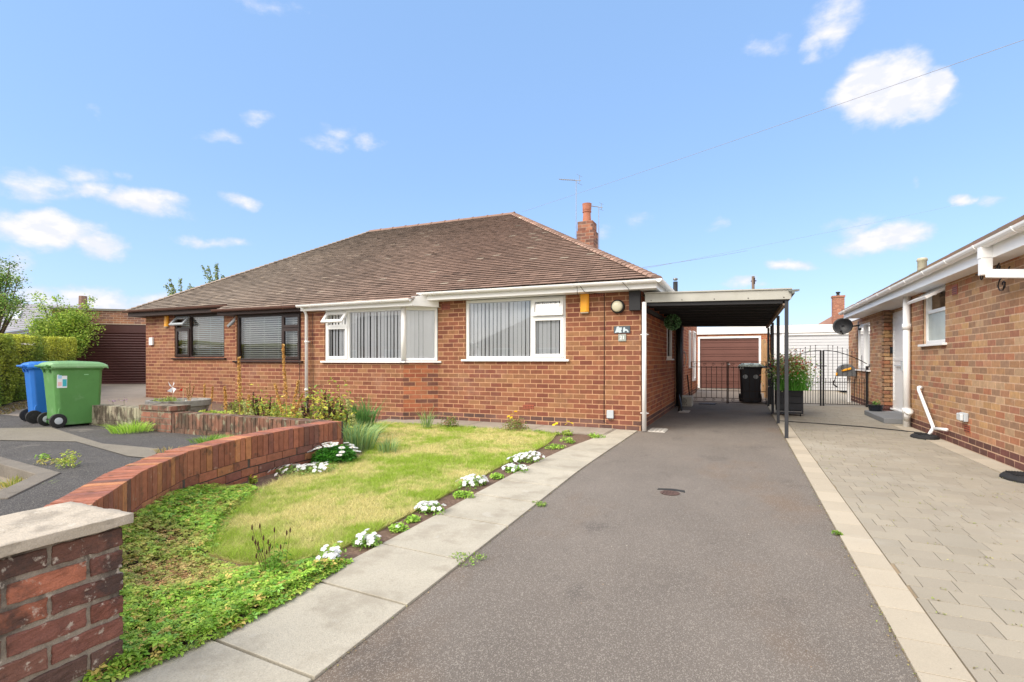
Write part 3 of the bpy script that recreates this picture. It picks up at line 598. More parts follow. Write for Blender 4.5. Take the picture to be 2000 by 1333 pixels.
b=B(); b.tube([(-1.40,14.3,1.0),(-1.36,14.3,1.08),(-1.34,14.3,1.2),(-1.36,14.3,1.32),(-1.40,14.3,1.4)],.012,6); b.build('door_handle',M['white'],house)
for (T,u,z,w,h) in ((Tf(FY),-3.52,.325,.215,.075),(Tf(FY),-5.24,2.2,.19,.12),(Tf(FY),-2.28,2.27,.32,.06)):
    b=B(T); b.box(u-w/2,u+w/2,-.01,.007,z-h/2,z+h/2,(.33,.09,.05)); nx=int(w/.03)
    for i in range(nx):
        for j in range(max(1,int(h/.03))): b.box(u-w/2+.012+i*.03,u-w/2+.028+i*.03,.006,.0075,z-h/2+.01+j*.03,z-h/2+.026+j*.03,(.03,.012,.01))
    b.build('air_brick',M['paint'],house)
for pts_,r_ in [([(-2.13,FY-.015,2.3),(-2.135,FY-.012,1.2),(-2.14,FY-.014,.12),(-2.06,FY-.016,.10)],.005),([(-2.5,8.33,2.5),(-2.46,8.3,2.40),(-2.4,8.39,2.3),(-2.2,8.62,2.29)],.005),([(-2.53,8.33,2.5),(-2.5,8.3,2.36),(-2.52,8.385,2.25)],.004),([(-1.75,8.36,2.5),(-1.74,8.27,2.40),(-1.66,8.38,2.3)],.004),([(-8.62,8.27,2.1),(-8.61,8.27,.1)],.006),([(-8.24,8.27,2.15),(-8.22,8.27,.1)],.006)]:
    b=B(); b.tube(pts_,r_,5); b.build('wiring',M['blackm'],house)
# ---------------------------------------------------------------- things fixed to the front
def alarm(x,z,y,label,h=.25):
    t=thing('alarm_box',(x,y,z),label,'alarm box')
    b=B(); w=.075; b.prism([(x-w,y),(x-w,y-.035),(x+w*.5,y-.06),(x+w,y-.035),(x+w,y)],z-h/2,z+h/2); b.build('cover',M['orange'],t,bevel=.006)
    b=B(); b.box(x-w*.9,x+w*.9,y-.045,y-.001,z-h/2-.02,z-h/2-.002); b.build('backplate',surf('backplate',(.5,.42,.3)),t)
    b=B(); b.lathe((x+.045,y-.052,z-h/2+.05),[(.006,0),(.006,.008)],8,axis='y'); b.build('bolt',M['blackm'],t)
alarm(-2.47,2.145,FY-.006,'yellow burglar alarm box right of the white window',.31)
alarm(-13.59,2.17,FY-.006,'yellow burglar alarm box left of the small brown window',.27)
t=thing('wall_lamp',(-1.9,FY,2.06),'round bulkhead lamp with black rim and cream glass on the brick front','wall lamp')
b=B(); b.lathe((-1.9,FY-.075,2.06),[(.095,0),(.112,.01),(.115,.07)],28,axis='y'); b.build('rim',M['blackm'],t,smooth=False)
b=B(); b.lathe((-1.9,FY-.078,2.06),[(.02,-.036),(.06,-.028),(.085,-.012),(.094,.005)],28,axis='y'); b.build('lens',surf('cream_glass',(.60,.57,.42),rough=.3,var=.05),t,smooth=True)
t=thing('plaque',(-1.83,FY,1.68),'small dark slate wall plaque with two pale animal figures','plaque')
b=B(); b.box(-1.97,-1.70,FY-.016,FY-.005,1.615,1.735); b.build('slate',M['slate'],t,bevel=.003)
b=B(); yf=FY-.019
def fig(b,cx,cz,s,poly): b.add([(cx+s*x,yf,cz+s*z) for x,z in poly]+[(cx+s*x,yf+.004,cz+s*z) for x,z in poly],[tuple(range(len(poly)))]+[(i,(i+1)%len(poly),len(poly)+(i+1)%len(poly),len(poly)+i) for i in range(len(poly))],(.5,.58,.62))
fig(b,-1.885,1.672,.05,[(-1.4,-1),(-.9,.2),(-.7,1.0),(-.2,1.2),(.3,.7),(.9,.9),(1.0,.2),(.7,-.3),(1.0,-.9),(.3,-1),(-.3,-.8)])
fig(b,-1.77,1.672,.045,[(-1,-.9),(-1,.3),(-.8,.9),(-.3,.9),(-.2,.3),(.5,.1),(.9,-.3),(1.1,-1),(.6,-1),(.3,-.4),(-.3,-.5),(-.5,-1)])
b.build('figures',M['paint'],t)
t=thing('house_number_sign',(-1.83,FY,1.545),'small grey house number sign reading 21 under the slate plaque','sign')
b=B(); b.box(-1.895,-1.765,FY-.02,FY-.005,1.48,1.60); b.build('plate',surf('sign_grey',(.30,.33,.30),rough=.7),t,bevel=.004)
text(t,'21',.085,surf('sign_white',(.8,.8,.8)),(-1.83,FY-.022,1.54),Matrix.Rotation(R(90),3,'X'))
t=thing('meter_box',(-2.03,FY,.24),'small light grey connection box low on the brick front','meter box')
b=B(); b.box(-2.085,-1.97,FY-.05,FY-.005,.19,.325); b.build('box',M['pvc'],t,bevel=.006)
b=B(); b.tube([(-2.06,FY-.02,.19),(-2.05,FY-.03,.16),(-2.02,FY-.03,.155),(-2.0,FY-.02,.19)],.005,6); b.build('cable',M['blackm'],t)
b=B(); b.box(-14.27,-14.13,FY-.05,FY-.005,1.56,1.76); tag(b.build('wall_box',M['white'],None,bevel=.006),'small white box tilted on the brick front near the brown roller door','junction box')
b.v
# gully covers
def gully(x,y,w,l,label):
    t=thing('gully_cover',(x,y,0),label,'drain cover','ribbed drain covers under the carport')
    b=B()
    for i in range(4): b.box(x-w/2+i*w/4+.006,x-w/2+(i+1)*w/4-.012,y-l/2,y+l/2,.0,.016)
    b.box(x-w/2-.01,x+w/2+.01,y-l/2-.01,y+l/2+.01,-.01,.008); b.build('slab',surf('pale_concrete',(.5,.47,.42),rough=.9,var=.15),t,bevel=.003)
gully(-1.28,8.85,.26,.42,'ribbed pale drain cover at the foot of the white corner downpipe'); gully(-1.20,12.35,.2,.45,'ribbed pale drain cover further back by the black pipe')
t=thing('drain_access_cover',(-.58,4.72,0),'small round broken drain cover sunk in the tarmac drive','drain cover')
b=B(); b.lathe((-.58,4.72,.001),[(.08,.0),(.085,.004),(.055,.006),(.05,.003)],20); 
for k in range(5): b.box(-.64+k*.025,-.632+k*.025,4.66,4.78,.004,.009)
b.build('cover',surf('rusty',(.10,.06,.05),rough=.9,var=.4,scale=30),t)
b=B(); b.prism([(-.70,4.80),(-.62,4.82),(-.52,4.82),(-.46,4.79),(-.47,4.86),(-.58,4.885),(-.70,4.85)],.0,.004); b.build('tar_ring',surf('tar',(.03,.03,.03),rough=.8),t)
# aerials and flue
def aerial(x,y,z0,z1,label,s=1):
    t=thing('tv_aerial',(x,y,z0),label,'aerial'); b=B(); b.tube([(x,y,z0),(x,y,z1)],.008,6); b.build('mast',surf('alu',(.35,.36,.36),metal=.3,rough=.5),t)
    b=B(); d=Vector((-.9,.25,.12)).normalized(); P=Vector((x,y,z1)); b.tube([P+d*.55*s+Vector((0,0,.08)),P-d*.15*s-Vector((0,0,.02))],.010,5)
    sd_=d.cross(Vector((0,0,1))).normalized()
    for k in range(9): q=P+d*(.5-.06*k)*s+Vector((0,0,.07-.008*k)); b.tube([q-sd_*.09*s,q+sd_*.09*s],.004,4)
    q=P-d*.1*s; b.tube([q+sd_*.15*s+Vector((0,0,.12*s)),q-sd_*.15*s+Vector((0,0,.12*s))],.004,4); b.tube([q+sd_*.15*s-Vector((0,0,.1*s)),q-sd_*.15*s-Vector((0,0,.1*s))],.004,4); b.tube([q+Vector((0,0,.12*s)),q-Vector((0,0,.1*s))],.006,4)
    b.build('antenna',surf('alu2',(.30,.31,.31),rough=.5),t)
aerial(-4.02,13.25,3.95,5.92,'tall thin television aerial on a mast left of the brick chimney')
aerial(-3.46,13.45,3.9,5.20,'short television aerial right of the terracotta chimney pot',.75)
t=thing('flue_pipe',(-2.4,20.6,2.3),'short black flue pipe rising above the carport roof','flue'); b=B(); b.tube([(-2.33,20.6,2.3),(-2.33,20.6,4.15)],.085,12); b.build('pipe',M['blackm'],t,smooth=True)
b=B(); b.lathe((-2.33,20.6,4.20),[(.06,0),(.09,.03),(.08,.08),(.02,.10)],12); b.build('cowl',surf('steel',(.2,.2,.2),metal=.5,rough=.4),t)
# ---------------------------------------------------------------- carport
cp=thing('carport',(-.4,11.5,0),'flat roofed lean-to carport on thin dark posts beside the brick bungalow','carport')
def cz(x): return 2.10-.045*(x+1.5)/2.1
b=B(); b.prism([(-1.46,8.66),(.66,8.66),(.66,8.70),(-1.46,8.70)],lambda x,y:cz(x)+.012,lambda x,y:cz(x)+.155); 
b.build('front_board',M['cream'],cp,bevel=.003)
for i in range(5): b=B(); x=-1.36+i*.48; b.lathe((x,8.655,cz(x)+.04),[(.008,0),(.009,.006)],8,axis='y'); b.build('screw',M['rust'],cp)
b=B(); b.prism([(-1.47,8.64),(.67,8.64),(.67,14.9),(-1.47,14.9)],lambda x,y:cz(x)+.156,lambda x,y:cz(x)+.175); b.build('roof_sheet',M['cream'],cp)
b=B(); b.prism([(.66,8.60),(.70,8.60),(.70,14.9),(.66,14.9)],2.14,2.19); b.prism([(.62,8.62),(.76,8.60),(.74,8.68),(.62,8.7)],2.175,2.20); b.build('drip_edge',surf('grey_flashing',(.15,.16,.15),rough=.6),cp)
b=B(); b.prism([(-1.46,8.70),(.62,8.70),(.62,8.75),(-1.46,8.75)],lambda x,y:cz(x)-.045,lambda x,y:cz(x)+.15)
yy=9.3
while yy<14.9: b.prism([(-1.50,yy),(.62,yy),(.62,yy+.05),(-1.50,yy+.05)],lambda x,y:cz(x)-.02,lambda x,y:cz(x)+.12); yy+=.62
b.prism([(-1.5,8.76),(.60,8.76),(.60,14.9),(-1.5,14.9)],lambda x,y:cz(x)+.125,lambda x,y:cz(x)+.15)
b.build('rafters',M['blackw'],cp)
b=B(); b.box(.55,.60,8.70,14.85,1.98,2.045); b.build('side_beam',surf('aged_timber',(.22,.17,.13),rough=.9,var=.3,scale=9),cp)
b=B(); b.box(-1.515,-1.46,8.76,14.85,1.98,2.05)
b.build('wall_plate',M['blackw'],cp)
b=B(); b.box(-1.70,-1.52,8.56,8.66,1.98,2.30); b.build('end_block',M['blackw'],cp,bevel=.004)
for y in (8.72,10.7,12.6,14.6):
    b=B(); b.box(.575,.625,y-.025,y+.025,0,2.13 if y<9 else 1.98); b.build('post',M['greyp'],cp,bevel=.003)
# hanging topiary ball
t=thing('topiary_ball',(-1.30,11.0,1.95),'round green artificial topiary ball hanging under the carport roof','hanging plant')
n=1500; d=rng.normal(size=(n,3)); d/=np.linalg.norm(d,axis=1)[:,None]; c=d*(.150+rng.uniform(-.02,.02,(n,1)))+np.array((-1.30,11.0,1.94)); npmesh('foliage',leafverts(c,.032,0,.8),4,pal(n,[(.12,.34,.12),(.22,.50,.22),(.40,.64,.38),(.05,.16,.05)]),M['leaf'],t)
b=B(); b.lathe((-1.30,11.0,1.94),[(.01,-.13),(.09,-.095),(.125,0),(.09,.095),(.01,.13)],12); b.build('core',surf('ballcore',(.01,.03,.01)),t,smooth=True)
b=B(); b.tube([(-1.30,11.0,2.06),(-1.31,11.0,2.13)],.004,5); b.build('chain',M['blackm'],t)
t=thing('stone_block',(-1.30,14.0,0),'pale carved stone block at the foot of the brick pillar','stone block')
b=B(); b.box(-1.46,-1.16,13.75,14.2,0,.25); b.build('block',surf('pale_stone',(.45,.43,.38),rough=.9,var=.15,scale=8,bump=.3),t,bevel=.01)
b=B()
for r,z in ((.055,.14),): 
    b.tube([(-1.34+r*math.cos(a),13.745,z+r*math.sin(a)) for a in np.linspace(0,2*math.pi,17)],.007,5); b.tube([(-1.34+r*.45*math.cos(a),13.745,z+r*.45*math.sin(a)) for a in np.linspace(0,2*math.pi,13)],.006,5)
for dx,dz in ((-.06,.05),(.06,.05),(0,.045)): b.tube([(-1.34+dx,13.745,dz-.02),(-1.34+dx*.6,13.745,dz+.02)],.007,5)
b.build('carving',surf('carving',(.14,.13,.12)),t)
b=B()
for i in range(9): b.box(-1.05+i*.045,-1.02+i*.045,14.55,15.0,.002,.018)
b.box(-1.06,-.64,14.54,14.57,.001,.015); b.box(-1.06,-.64,14.98,15.01,.001,.015); tag(b.build('drain_grate',M['blackm']),'black slotted grate on the drive in front of the low gate','drain grate')
b=B(); b.tube([(-1.36,15.6,.0),(-1.43,15.5,.75)],.02,6); tag(b.build('garden_tool',M['rust']),'thin dark stick leaning on the side wall behind the low gate','stick')
# ---------------------------------------------------------------- low gate across drive
t=thing('low_gate',(-.37,15.2,0),'low rusty double drive gate of thin iron bars between bungalow and fence','gate')
for (xa,xb) in ((-1.30,-.38),(-.35,.57)):
    b=B(); 
    for z in (.03,.14,.34,.98,1.12): b.tube([(xa,15.2,z),(xb,15.2,z)],.008,5)
    for i in range(8):
        x=xa+(xb-xa)*i/7; 
        b.tube([(x,15.2,.14 if 0<i<7 else .0),(x,15.2,1.0 if 0<i<7 else 1.13)],.007 if 0<i<7 else .013,5)
    for k in range(4):
        x=xa+(xb-xa)*(k+.5)/4; b.tube([(x+.05*math.cos(a)*(1-.07*i),15.2,.085+.045*math.sin(a)*(1-.07*i)) for i,a in enumerate(np.linspace(0,3*math.pi,12))],.005,4)
        b.tube([(x+.05*math.cos(a)*(1-.07*i),15.2,1.05+.045*math.sin(a)*(1-.07*i)) for i,a in enumerate(np.linspace(0,3*math.pi,12))],.005,4)
    b.build('gate_leaf',M['rust'],t)
b=B(); b.box(.60,.70,15.14,15.24,0,1.15); b.build('gate_post',M['blackw'],t)
# ---------------------------------------------------------------- garages behind
def garage(name,x0,x1,dx0,dx1,zd,label,doormat,fasc,ribs,extra=None,ztop=2.53,wallc=None,dlabel=None):
    Y=23.0; g=thing(name,((x0+x1)/2,Y+2.5,0),label,'garage')
    b=B(); 
    if wallc: b.box(x0,dx0-.08,Y,Y+.2,-.05,ztop-.28,(.66,.67,.69)); b.box(dx1+.08,x1,Y,Y+.2,-.05,ztop-.28,(.66,.67,.69)); b.box(dx0-.08,dx1+.08,Y,Y+.2,zd+.085,ztop-.28,(.66,.67,.69))
    else: wallface(b,Tf(Y),x0,x1,-.05,ztop-.28,[(dx0-.08,dx1+.08,-.1,zd+.09)],pal_=PAL_S)
    b.box(x0,x0+.2,Y+.22,Y+5,-.05,ztop-.28,(.4,.16,.08)); b.box(x1-.2,x1,Y+.22,Y+5,-.05,ztop-.28,(.4,.16,.08)); b.build('wall',M['paint'] if wallc else M['brick'],g)
    b=B(); b.box(x0-.05,x1+.05,Y-.06,Y-.03,ztop-.30,ztop); b.build('fascia',fasc,g,bevel=.004)
    b=B(); b.box(x0-.05,x1+.05,Y-.03,Y+5,ztop-.04,ztop-.004); b.build('roof',surf(name+'_felt',(.12,.12,.12)),g)
    b=B(); b.box(dx0-.08,dx0,Y-.02,Y+.08,0,zd+.08); b.box(dx1,dx1+.08,Y-.02,Y+.08,0,zd+.08); b.box(dx0,dx1,Y-.02,Y+.08,zd,zd+.08); b.build('door_frame',M['white'],g,bevel=.004)
    b=B(); z=.02
    for h in ribs:
        if z+h>zd: break
        b.box(dx0,dx1,Y+.03,Y+.06,z,z+h-.016); b.box(dx0,dx1,Y+.055,Y+.07,z+h-.016,z+h); z+=h
    b.box(dx0,dx1,Y+.03,Y+.06,z,zd); d=b.build('garage_door',doormat,g,bevel=.002)
    b=B(); xm=(dx0+dx1)/2; b.tube([(xm,Y+.03,1.0),(xm,Y-.02,1.0)],.022,10); b.tube([(xm-.05,Y-.02,1.0),(xm+.05,Y-.02,1.0)],.008,5); b.build('handle',M['pvc'] if doormat==M['garage'] else M['blackm'],d)
    return g
garage('brown_garage',-1.75,1.0,-1.62,.60,2.06,'flat roofed garage with brown ribbed up-and-over door behind the carport',M['garage'],M['white'],[.19,.09,.19,.09]*12)
garage('white_garage',1.05,4.6,1.50,3.72,2.14,'flat roofed garage with white ribbed door behind the arched gate',surf('white_door',(.60,.61,.63),rough=.4,var=.03),M['white'],[.115]*30,wallc='plain')
# timber fence between the drives
t=thing('timber_fence',(.72,18.5,0),'orange timber fence panel running back between the two drives','fence')
b=B(); y=15.5
while y<22.5:
    zt=1.25+.65*min(1,(y-15.5)/4); b.box(.69,.715,y,y+.095,0,zt); y+=.1
b.build('boards',M['wood'],t)
b=B(); [b.box(.66,.69,15.4,22.6,z,z+.07) for z in (.3,1.0)]; b.build('rail',M['wood'],t)
for y in (15.35,18.0,20.6): b=B(); b.box(.62,.70,y,y+.08,0,1.3+.6*min(1,(y-15.3)/4)); b.build('post',M['wood'],t)
# ---------------------------------------------------------------- wheelie bins (local: +y front, wheels at -y)
def bin_(name,loc,rz,label,body,lid,s=1.0,group=None,axle=True):
    t=thing(name,loc,label,'wheelie bin',group,rz)
    b=B(); wb_,wt,db0,db1=.20,.275,-.26,.20
    def ring(z,w,y0,y1): r=.05; return [(-w+r,y0,z),(w-r,y0,z),(w,y0+r,z),(w,y1-r,z),(w-r,y1,z),(-w+r,y1,z),(-w,y1-r,z),(-w,y0+r,z)]
    rs=[ring(.03,.225,-.26,.30),ring(.25,.235,-.275,.305),ring(.90,.262,-.32,.325),ring(.915,.285,-.345,.345),ring(.96,.285,-.345,.345)]
    vs=[p for r in rs for p in r]; fs=[(i*8+k,i*8+(k+1)%8,(i+1)*8+(k+1)%8,(i+1)*8+k) for i in range(4) for k in range(8)]+[tuple(range(8))[::-1],tuple(range(32,40))]
    b.add([(x*s,y*s,z*s) for x,y,z in vs],fs)
    for sx in (-1,1): b.hexa([(x*s,y*s,z*s) for x,y,z in [(sx*.20,-.28,.05),(sx*.235,-.28,.05),(sx*.20,-.15,.05),(sx*.235,-.15,.05),(sx*.20,-.25,.3),(sx*.235,-.25,.3),(sx*.20,-.2,.3),(sx*.235,-.2,.3)]])
    b.build('body',body,t,True,bevel=.012*s)
    b=B(); L=[(-.36,.985),(-.33,1.035),(-.2,1.06),(.05,1.065),(.30,1.04),(.385,.985),(.39,.945),(.36,.945)]
    prof=[(-.30,1.0),(-.24,1.045),(0,1.06),(.24,1.045),(.30,1.0)]
    vs=[];rows=[(-.36,.0),(-.33,.035),(-.26,.055),(0,.060),(.28,.045),(.35,.02),(.375,-.02)]
    for y,dz in rows:
        for x,k in ((-.305,-.35),(-.27,.3),(-.2,.9),(0,1),(.2,.9),(.27,.3),(.305,-.35)): vs.append((x*s,y*s,(.985+dz*max(0,k)*1.0+(dz if k<0 and dz<0 else 0)-(.03 if k<0 else 0))*s))
    m=7; fs=[(i*m+k,i*m+k+1,(i+1)*m+k+1,(i+1)*m+k) for i in range(len(rows)-1) for k in range(m-1)]
    n0=len(vs); vs+=[(x,y,z-.022*s) for x,y,z in vs]; fs+=[tuple(q+n0 for q in f[::-1]) for f in fs]
    for i in range(len(rows)-1): fs+=[(i*m,(i+1)*m,n0+(i+1)*m,n0+i*m),(i*m+m-1,n0+i*m+m-1,n0+(i+1)*m+m-1,(i+1)*m+m-1)]
    for k in range(m-1): fs+=[(k,n0+k,n0+k+1,k+1),((len(rows)-1)*m+k,(len(rows)-1)*m+k+1,n0+(len(rows)-1)*m+k+1,n0+(len(rows)-1)*m+k)]
    b.add(vs,fs); b.build('lid',lid,t,True)
    b=B(); b.tube([(-.24*s,-.40*s,.965*s),(.24*s,-.40*s,.965*s)],.016*s,8)
    for sx in (-1,1): b.tube([(sx*.2*s,-.40*s,.965*s),(sx*.2*s,-.33*s,.94*s)],.016*s,6); b.tube([(sx*.12*s,-.36*s,.98*s),(sx*.12*s,-.33*s,.86*s)],.014*s,6)
    b.build('handle',body,t,True)
    for sx in (-1,1):
        b=B(); b.lathe((sx*.245*s-.03*s,-.265*s,.11*s),[(.07*s,0),(.105*s,.004),(.11*s,.012),(.11*s,.048*s),(.105*s,.056*s),(.07*s,.06*s)],24,axis='x'); w=b.build('wheel',M['rubber'],t,True)
        b=B(); b.lathe((sx*.245*s-.034*s,-.265*s,.11*s),[(.02*s,-.004),(.050*s,0),(.056*s,.01),(.056*s,.06*s),(.050*s,.068*s),(.02*s,.072*s)],20,axis='x'); b.build('hub',M['pvc'],w,True) if name=='green_wheelie_bin' else b.build('hub',M['rubber'],w,True)
    b=B(); b.tube([(-.26*s,-.265*s,.11*s),(.26*s,-.265*s,.11*s)],.012*s,8); b.build('axle',M['blackm'],t,True)
    return t
gb=bin_('green_wheelie_bin',(-9.60,4.66,gl(-9.7,4.5)),R(-8),'green wheelie bin with white and teal sticker, beside a blue bin',M['greenbin'],M['greenlid'],.965)
b=B(); TS=lambda x,y,z:(x+.026*(z-.6)-.003,y,z); b.T=TS; b.box(.2445,.2475,-.27,-.15,.60,.80,(.75,.78,.80)); b.box(.2475,.2485,-.205,-.155,.62,.73,(.05,.42,.50)); b.box(.2475,.2485,-.26,-.215,.74,.79,(.35,.6,.8)); b.box(.2475,.2485,-.26,-.215,.63,.69,(.8,.5,.5))
b.build('sticker',M['paint'],gb,True)
b=B(); b.box(.250,.253,.06,.115,.79,.80,(.3,.6,.3)); b.build('embossing',M['paint'],gb,True)
bin_('blue_wheelie_bin',(-10.52,4.80,gl(-10.6,4.6)),R(-14),'blue wheelie bin standing half behind the green bin by the hedge',M['bluebin'],M['bluebin'],.95)
bb=bin_('black_wheelie_bin',(.20,15.75,0),R(180),'black wheelie bin with mottled pale lid and number 21 behind the low gate',M['blackbin'],M['palelid'],1.04)
text(bb,'21',.13,surf('white_paint',(.75,.75,.72)),(.22,.364,.965),Matrix.Rotation(R(180),3,'Z')@Matrix.Rotation(R(90),3,'X'),local=True)
b=B(); 
for cx in (.13,-.13): b.lathe((cx,.327,.72),[(.06,.0),(.06,.006),(.001,.008)],14,axis='y',col=(.40,.42,.42))
b.build('emblem',M['paint'],bb,True)
b=B(); b.box(-.40,-.29,.25,.36,.955,1.01); b.build('bag_corner',surf('navy',(.02,.05,.14)),bb,True,bevel=.01)
# ---------------------------------------------------------------- right-hand bungalow
WX,WX2,WX3=2.69,2.86,3.03
rh=thing('brown_brick_bungalow',(6,10,0),'bungalow of mixed buff and brown brick with white eaves on the right','house')
b=B(); ZS=2.27
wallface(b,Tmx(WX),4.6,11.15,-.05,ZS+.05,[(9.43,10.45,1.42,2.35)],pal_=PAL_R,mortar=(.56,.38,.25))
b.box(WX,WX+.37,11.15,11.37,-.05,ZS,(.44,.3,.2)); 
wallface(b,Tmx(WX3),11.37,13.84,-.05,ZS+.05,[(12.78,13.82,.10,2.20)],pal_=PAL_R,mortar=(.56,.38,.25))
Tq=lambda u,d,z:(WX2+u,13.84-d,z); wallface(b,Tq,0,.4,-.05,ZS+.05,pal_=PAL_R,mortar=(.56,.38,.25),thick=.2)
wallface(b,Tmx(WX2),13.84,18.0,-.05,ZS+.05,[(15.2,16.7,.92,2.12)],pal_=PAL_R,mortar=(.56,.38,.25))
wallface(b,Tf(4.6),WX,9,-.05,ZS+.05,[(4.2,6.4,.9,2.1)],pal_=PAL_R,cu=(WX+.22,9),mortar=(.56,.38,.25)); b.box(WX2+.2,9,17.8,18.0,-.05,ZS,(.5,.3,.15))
b.build('wall',M['brickr'],rh)
window(rh,Tf(4.6),4.2,6.4,.9,2.1,[(4.2,5.3,.9,2.1,'f',0),(5.3,6.4,.9,2.1,'s',0)],M['white'],'v')
b=B(); b.box(4.6,4.65,5,17.8,0,2.3); b.build('partition',M['dark'],rh)
b=B(); FX=2.46
b.box(FX,FX+.02,4.3,16.2,ZS-.003,2.43); b.box(FX+.02,WX2+.3,4.3,16.2,ZS,ZS+.007); b.box(FX+.02,4.5,16.18,16.2,ZS-.003,2.43); b.box(WX2-.02,WX2+.3,16.2,18.0,ZS,ZS+.1)
b.build('fascia',M['white'],rh)
gutter(rh,((FX-.06,4.3,2.445),(FX-.06,16.25,2.43)),M['white'],.06)
b=B()
ee,ez=FX-.05,2.46
def slope2():
    k=0; r=0
    while r<4.0:
        r1=r+.30; y=4.3-(0.165 if k%2 else 0)
        yend=16.3-r
        while y<yend:
            ya,yb=max(y,4.3)+.002,min(y+.33,yend)-.002
            if yb>ya: 
                c=tuple(q*random.uniform(.8,1.2) for q in (.22,.15,.10)); b.hexa([(ee+r,ya,ez+r*.58),(ee+r,yb,ez+r*.58),(ee+r1+.03,ya,ez+(r1+.03)*.58-.01),(ee+r1+.03,yb,ez+(r1+.03)*.58-.01),(ee+r,ya,ez+r*.58+.03),(ee+r,yb,ez+r*.58+.03),(ee+r1+.03,ya,ez+(r1+.03)*.58+.012),(ee+r1+.03,yb,ez+(r1+.03)*.58+.012)],c)
            y+=.33
        r+=.30; k+=1
    b.quad((ee,4.3,ez-.005),(ee,16.3,ez-.005),(ee+4.1,12.2,ez+2.38),(ee+4.1,4.3,ez+2.38),(.15,.1,.07))
    b.quad((ee,16.3,ez-.005),(ee+8.2,16.3,ez-.005),(ee+4.1,12.2,ez+2.38),(ee+4.1,12.2,ez+2.38),(.2,.13,.09)); b.quad((ee+8.2,4.3,ez),(ee+8.2,16.3,ez),(ee+4.1,12.2,ez+2.38),(ee+4.1,4.3,ez+2.38),(.2,.13,.09))
slope2(); r2=b.build('roof',M['tile'],rh)
b=B(); b.lathe((3.92,15.3,2.9),[(.13,0),(.12,.1),(.10,.15),(.095,.62),(.115,.64),(.10,.70),(.06,.70)],14); b.build('vent_pot',surf('pale_clay',(.45,.42,.32),rough=.9,var=.2,stain=((.2,.2,.1),6,.5,.7,.5)),r2,smooth=True)
window(rh,Tmx(WX),9.43,10.45,1.42,2.27,[(9.43,10.45,1.42,1.93,'f',0),(9.43,10.45,1.93,2.27,'o',62)],M['white'],None,dd=-.035)
b=B(Tmx(WX)); b.quad((9.48,-.058,1.46),(10.4,-.058,1.46),(10.4,-.058,1.91),(9.48,-.058,1.91)); b.build('frosted_pane',M['frost'],rh)
window(rh,Tmx(WX2),15.2,16.7,.92,2.12,[(15.2,15.95,.92,2.12,'f',0),(15.95,16.7,.92,2.12,'s',0)],M['white'],'v',dd=-.03)
b=B(Tmx(WX3)); b.box(12.78,13.82,-.06,.012,.12,2.20); dr=b.build('door',M['white'],rh,bevel=.004)
b=B(Tmx(WX3)); b.box(13.70,13.74,.012,.026,.3,2.1); b.box(12.88,12.92,.012,.024,.3,2.1); b.box(12.93,13.69,.012,.022,1.15,1.21); b.build('door_moulding',M['white'],dr,bevel=.003)
b=B(Tmx(WX3)); b.tube([(13.02,.05,1.05),(13.5,.05,1.05)],.012,6); b.box(13.0,13.04,.012,.05,.95,1.15); b.build('handle',M['pvc'],dr)
b=B(Tmx(WX3)); b.box(12.74,13.835,-.12,.06,.085,.12); b.build('door_sill',M['white'],rh,bevel=.004)
b=B(Tq); b.box(.11,.16,.004,.03,1.32,1.46); b.build('doorbell',M['blackm'],rh)
b=B(); b.tube([(2.62,11.08,.0),(2.62,11.08,ZS)],.055,16); b.tube([(2.62,11.08,.24),(2.62,11.08,.33)],.066,16); b.tube([(2.62,11.08,1.70),(2.62,11.08,1.80)],.068,16); b.tube([(2.62,11.08,.12),(2.60,10.96,.20),(2.60,10.88,.27)],.05,14); b.tube([(2.60,10.88,.27),(2.60,10.85,.30)],.06,14)
b.build('soil_pipe',M['white'],rh,smooth=True)
b=B(); y=7.25; b.box(2.36,2.47,y-.05,y+.05,2.27,2.40); b.box(2.365,2.465,y-.045,y+.045,2.09,2.27); b.hexa([(2.40,y-.04,2.06),(2.44,y+.04,2.06),(2.62,y-.45,1.98),(2.66,y-.40,1.98),(2.40,y-.04,2.15),(2.44,y+.04,2.15),(2.62,y-.45,2.07),(2.66,y-.40,2.07)]); b.box(2.60,2.68,y-.50,y-.40,.05,2.07)
b.build('downpipe',M['white'],rh,bevel=.006)
for (T,u,z,w,h) in ((Tmx(WX),8.62,.27,.19,.09),(Tmx(WX),9.05,2.14,.2,.14)):
    b=B(T); b.box(u-w/2,u+w/2,-.01,.008,z-h/2,z+h/2,(.36,.09,.05)); [b.box(u-w/2+.01,u+w/2-.01,.007,.0095,z-h/2+.01+j*.028,z-h/2+.02+j*.028,(.05,.02,.015)) for j in range(int(h/.03))]; b.build('air_brick',M['paint'],rh)
b=B(); b.box(2.38,3.04,11.50,13.2,0,.10); tag(b.build('door_step',surf('grey_step',(.20,.205,.21),rough=.85,var=.12,scale=3,fine=.1,bump=.3),bevel=.012),'low grey stone step below the white side door','step')
t=thing('outdoor_socket',(2.68,8.66,.42),'grey-white weatherproof outdoor socket on the brown brick wall','socket')
b=B(Tmx(WX)); b.box(8.57,8.75,.004,.05,.36,.475); b.build('base',M['pvc'],t,bevel=.01); b=B(Tmx(WX)); b.box(8.585,8.735,.05,.085,.372,.468); b.build('cover',surf('clear_cover',(.6,.62,.63),rough=.2),t,bevel=.012)
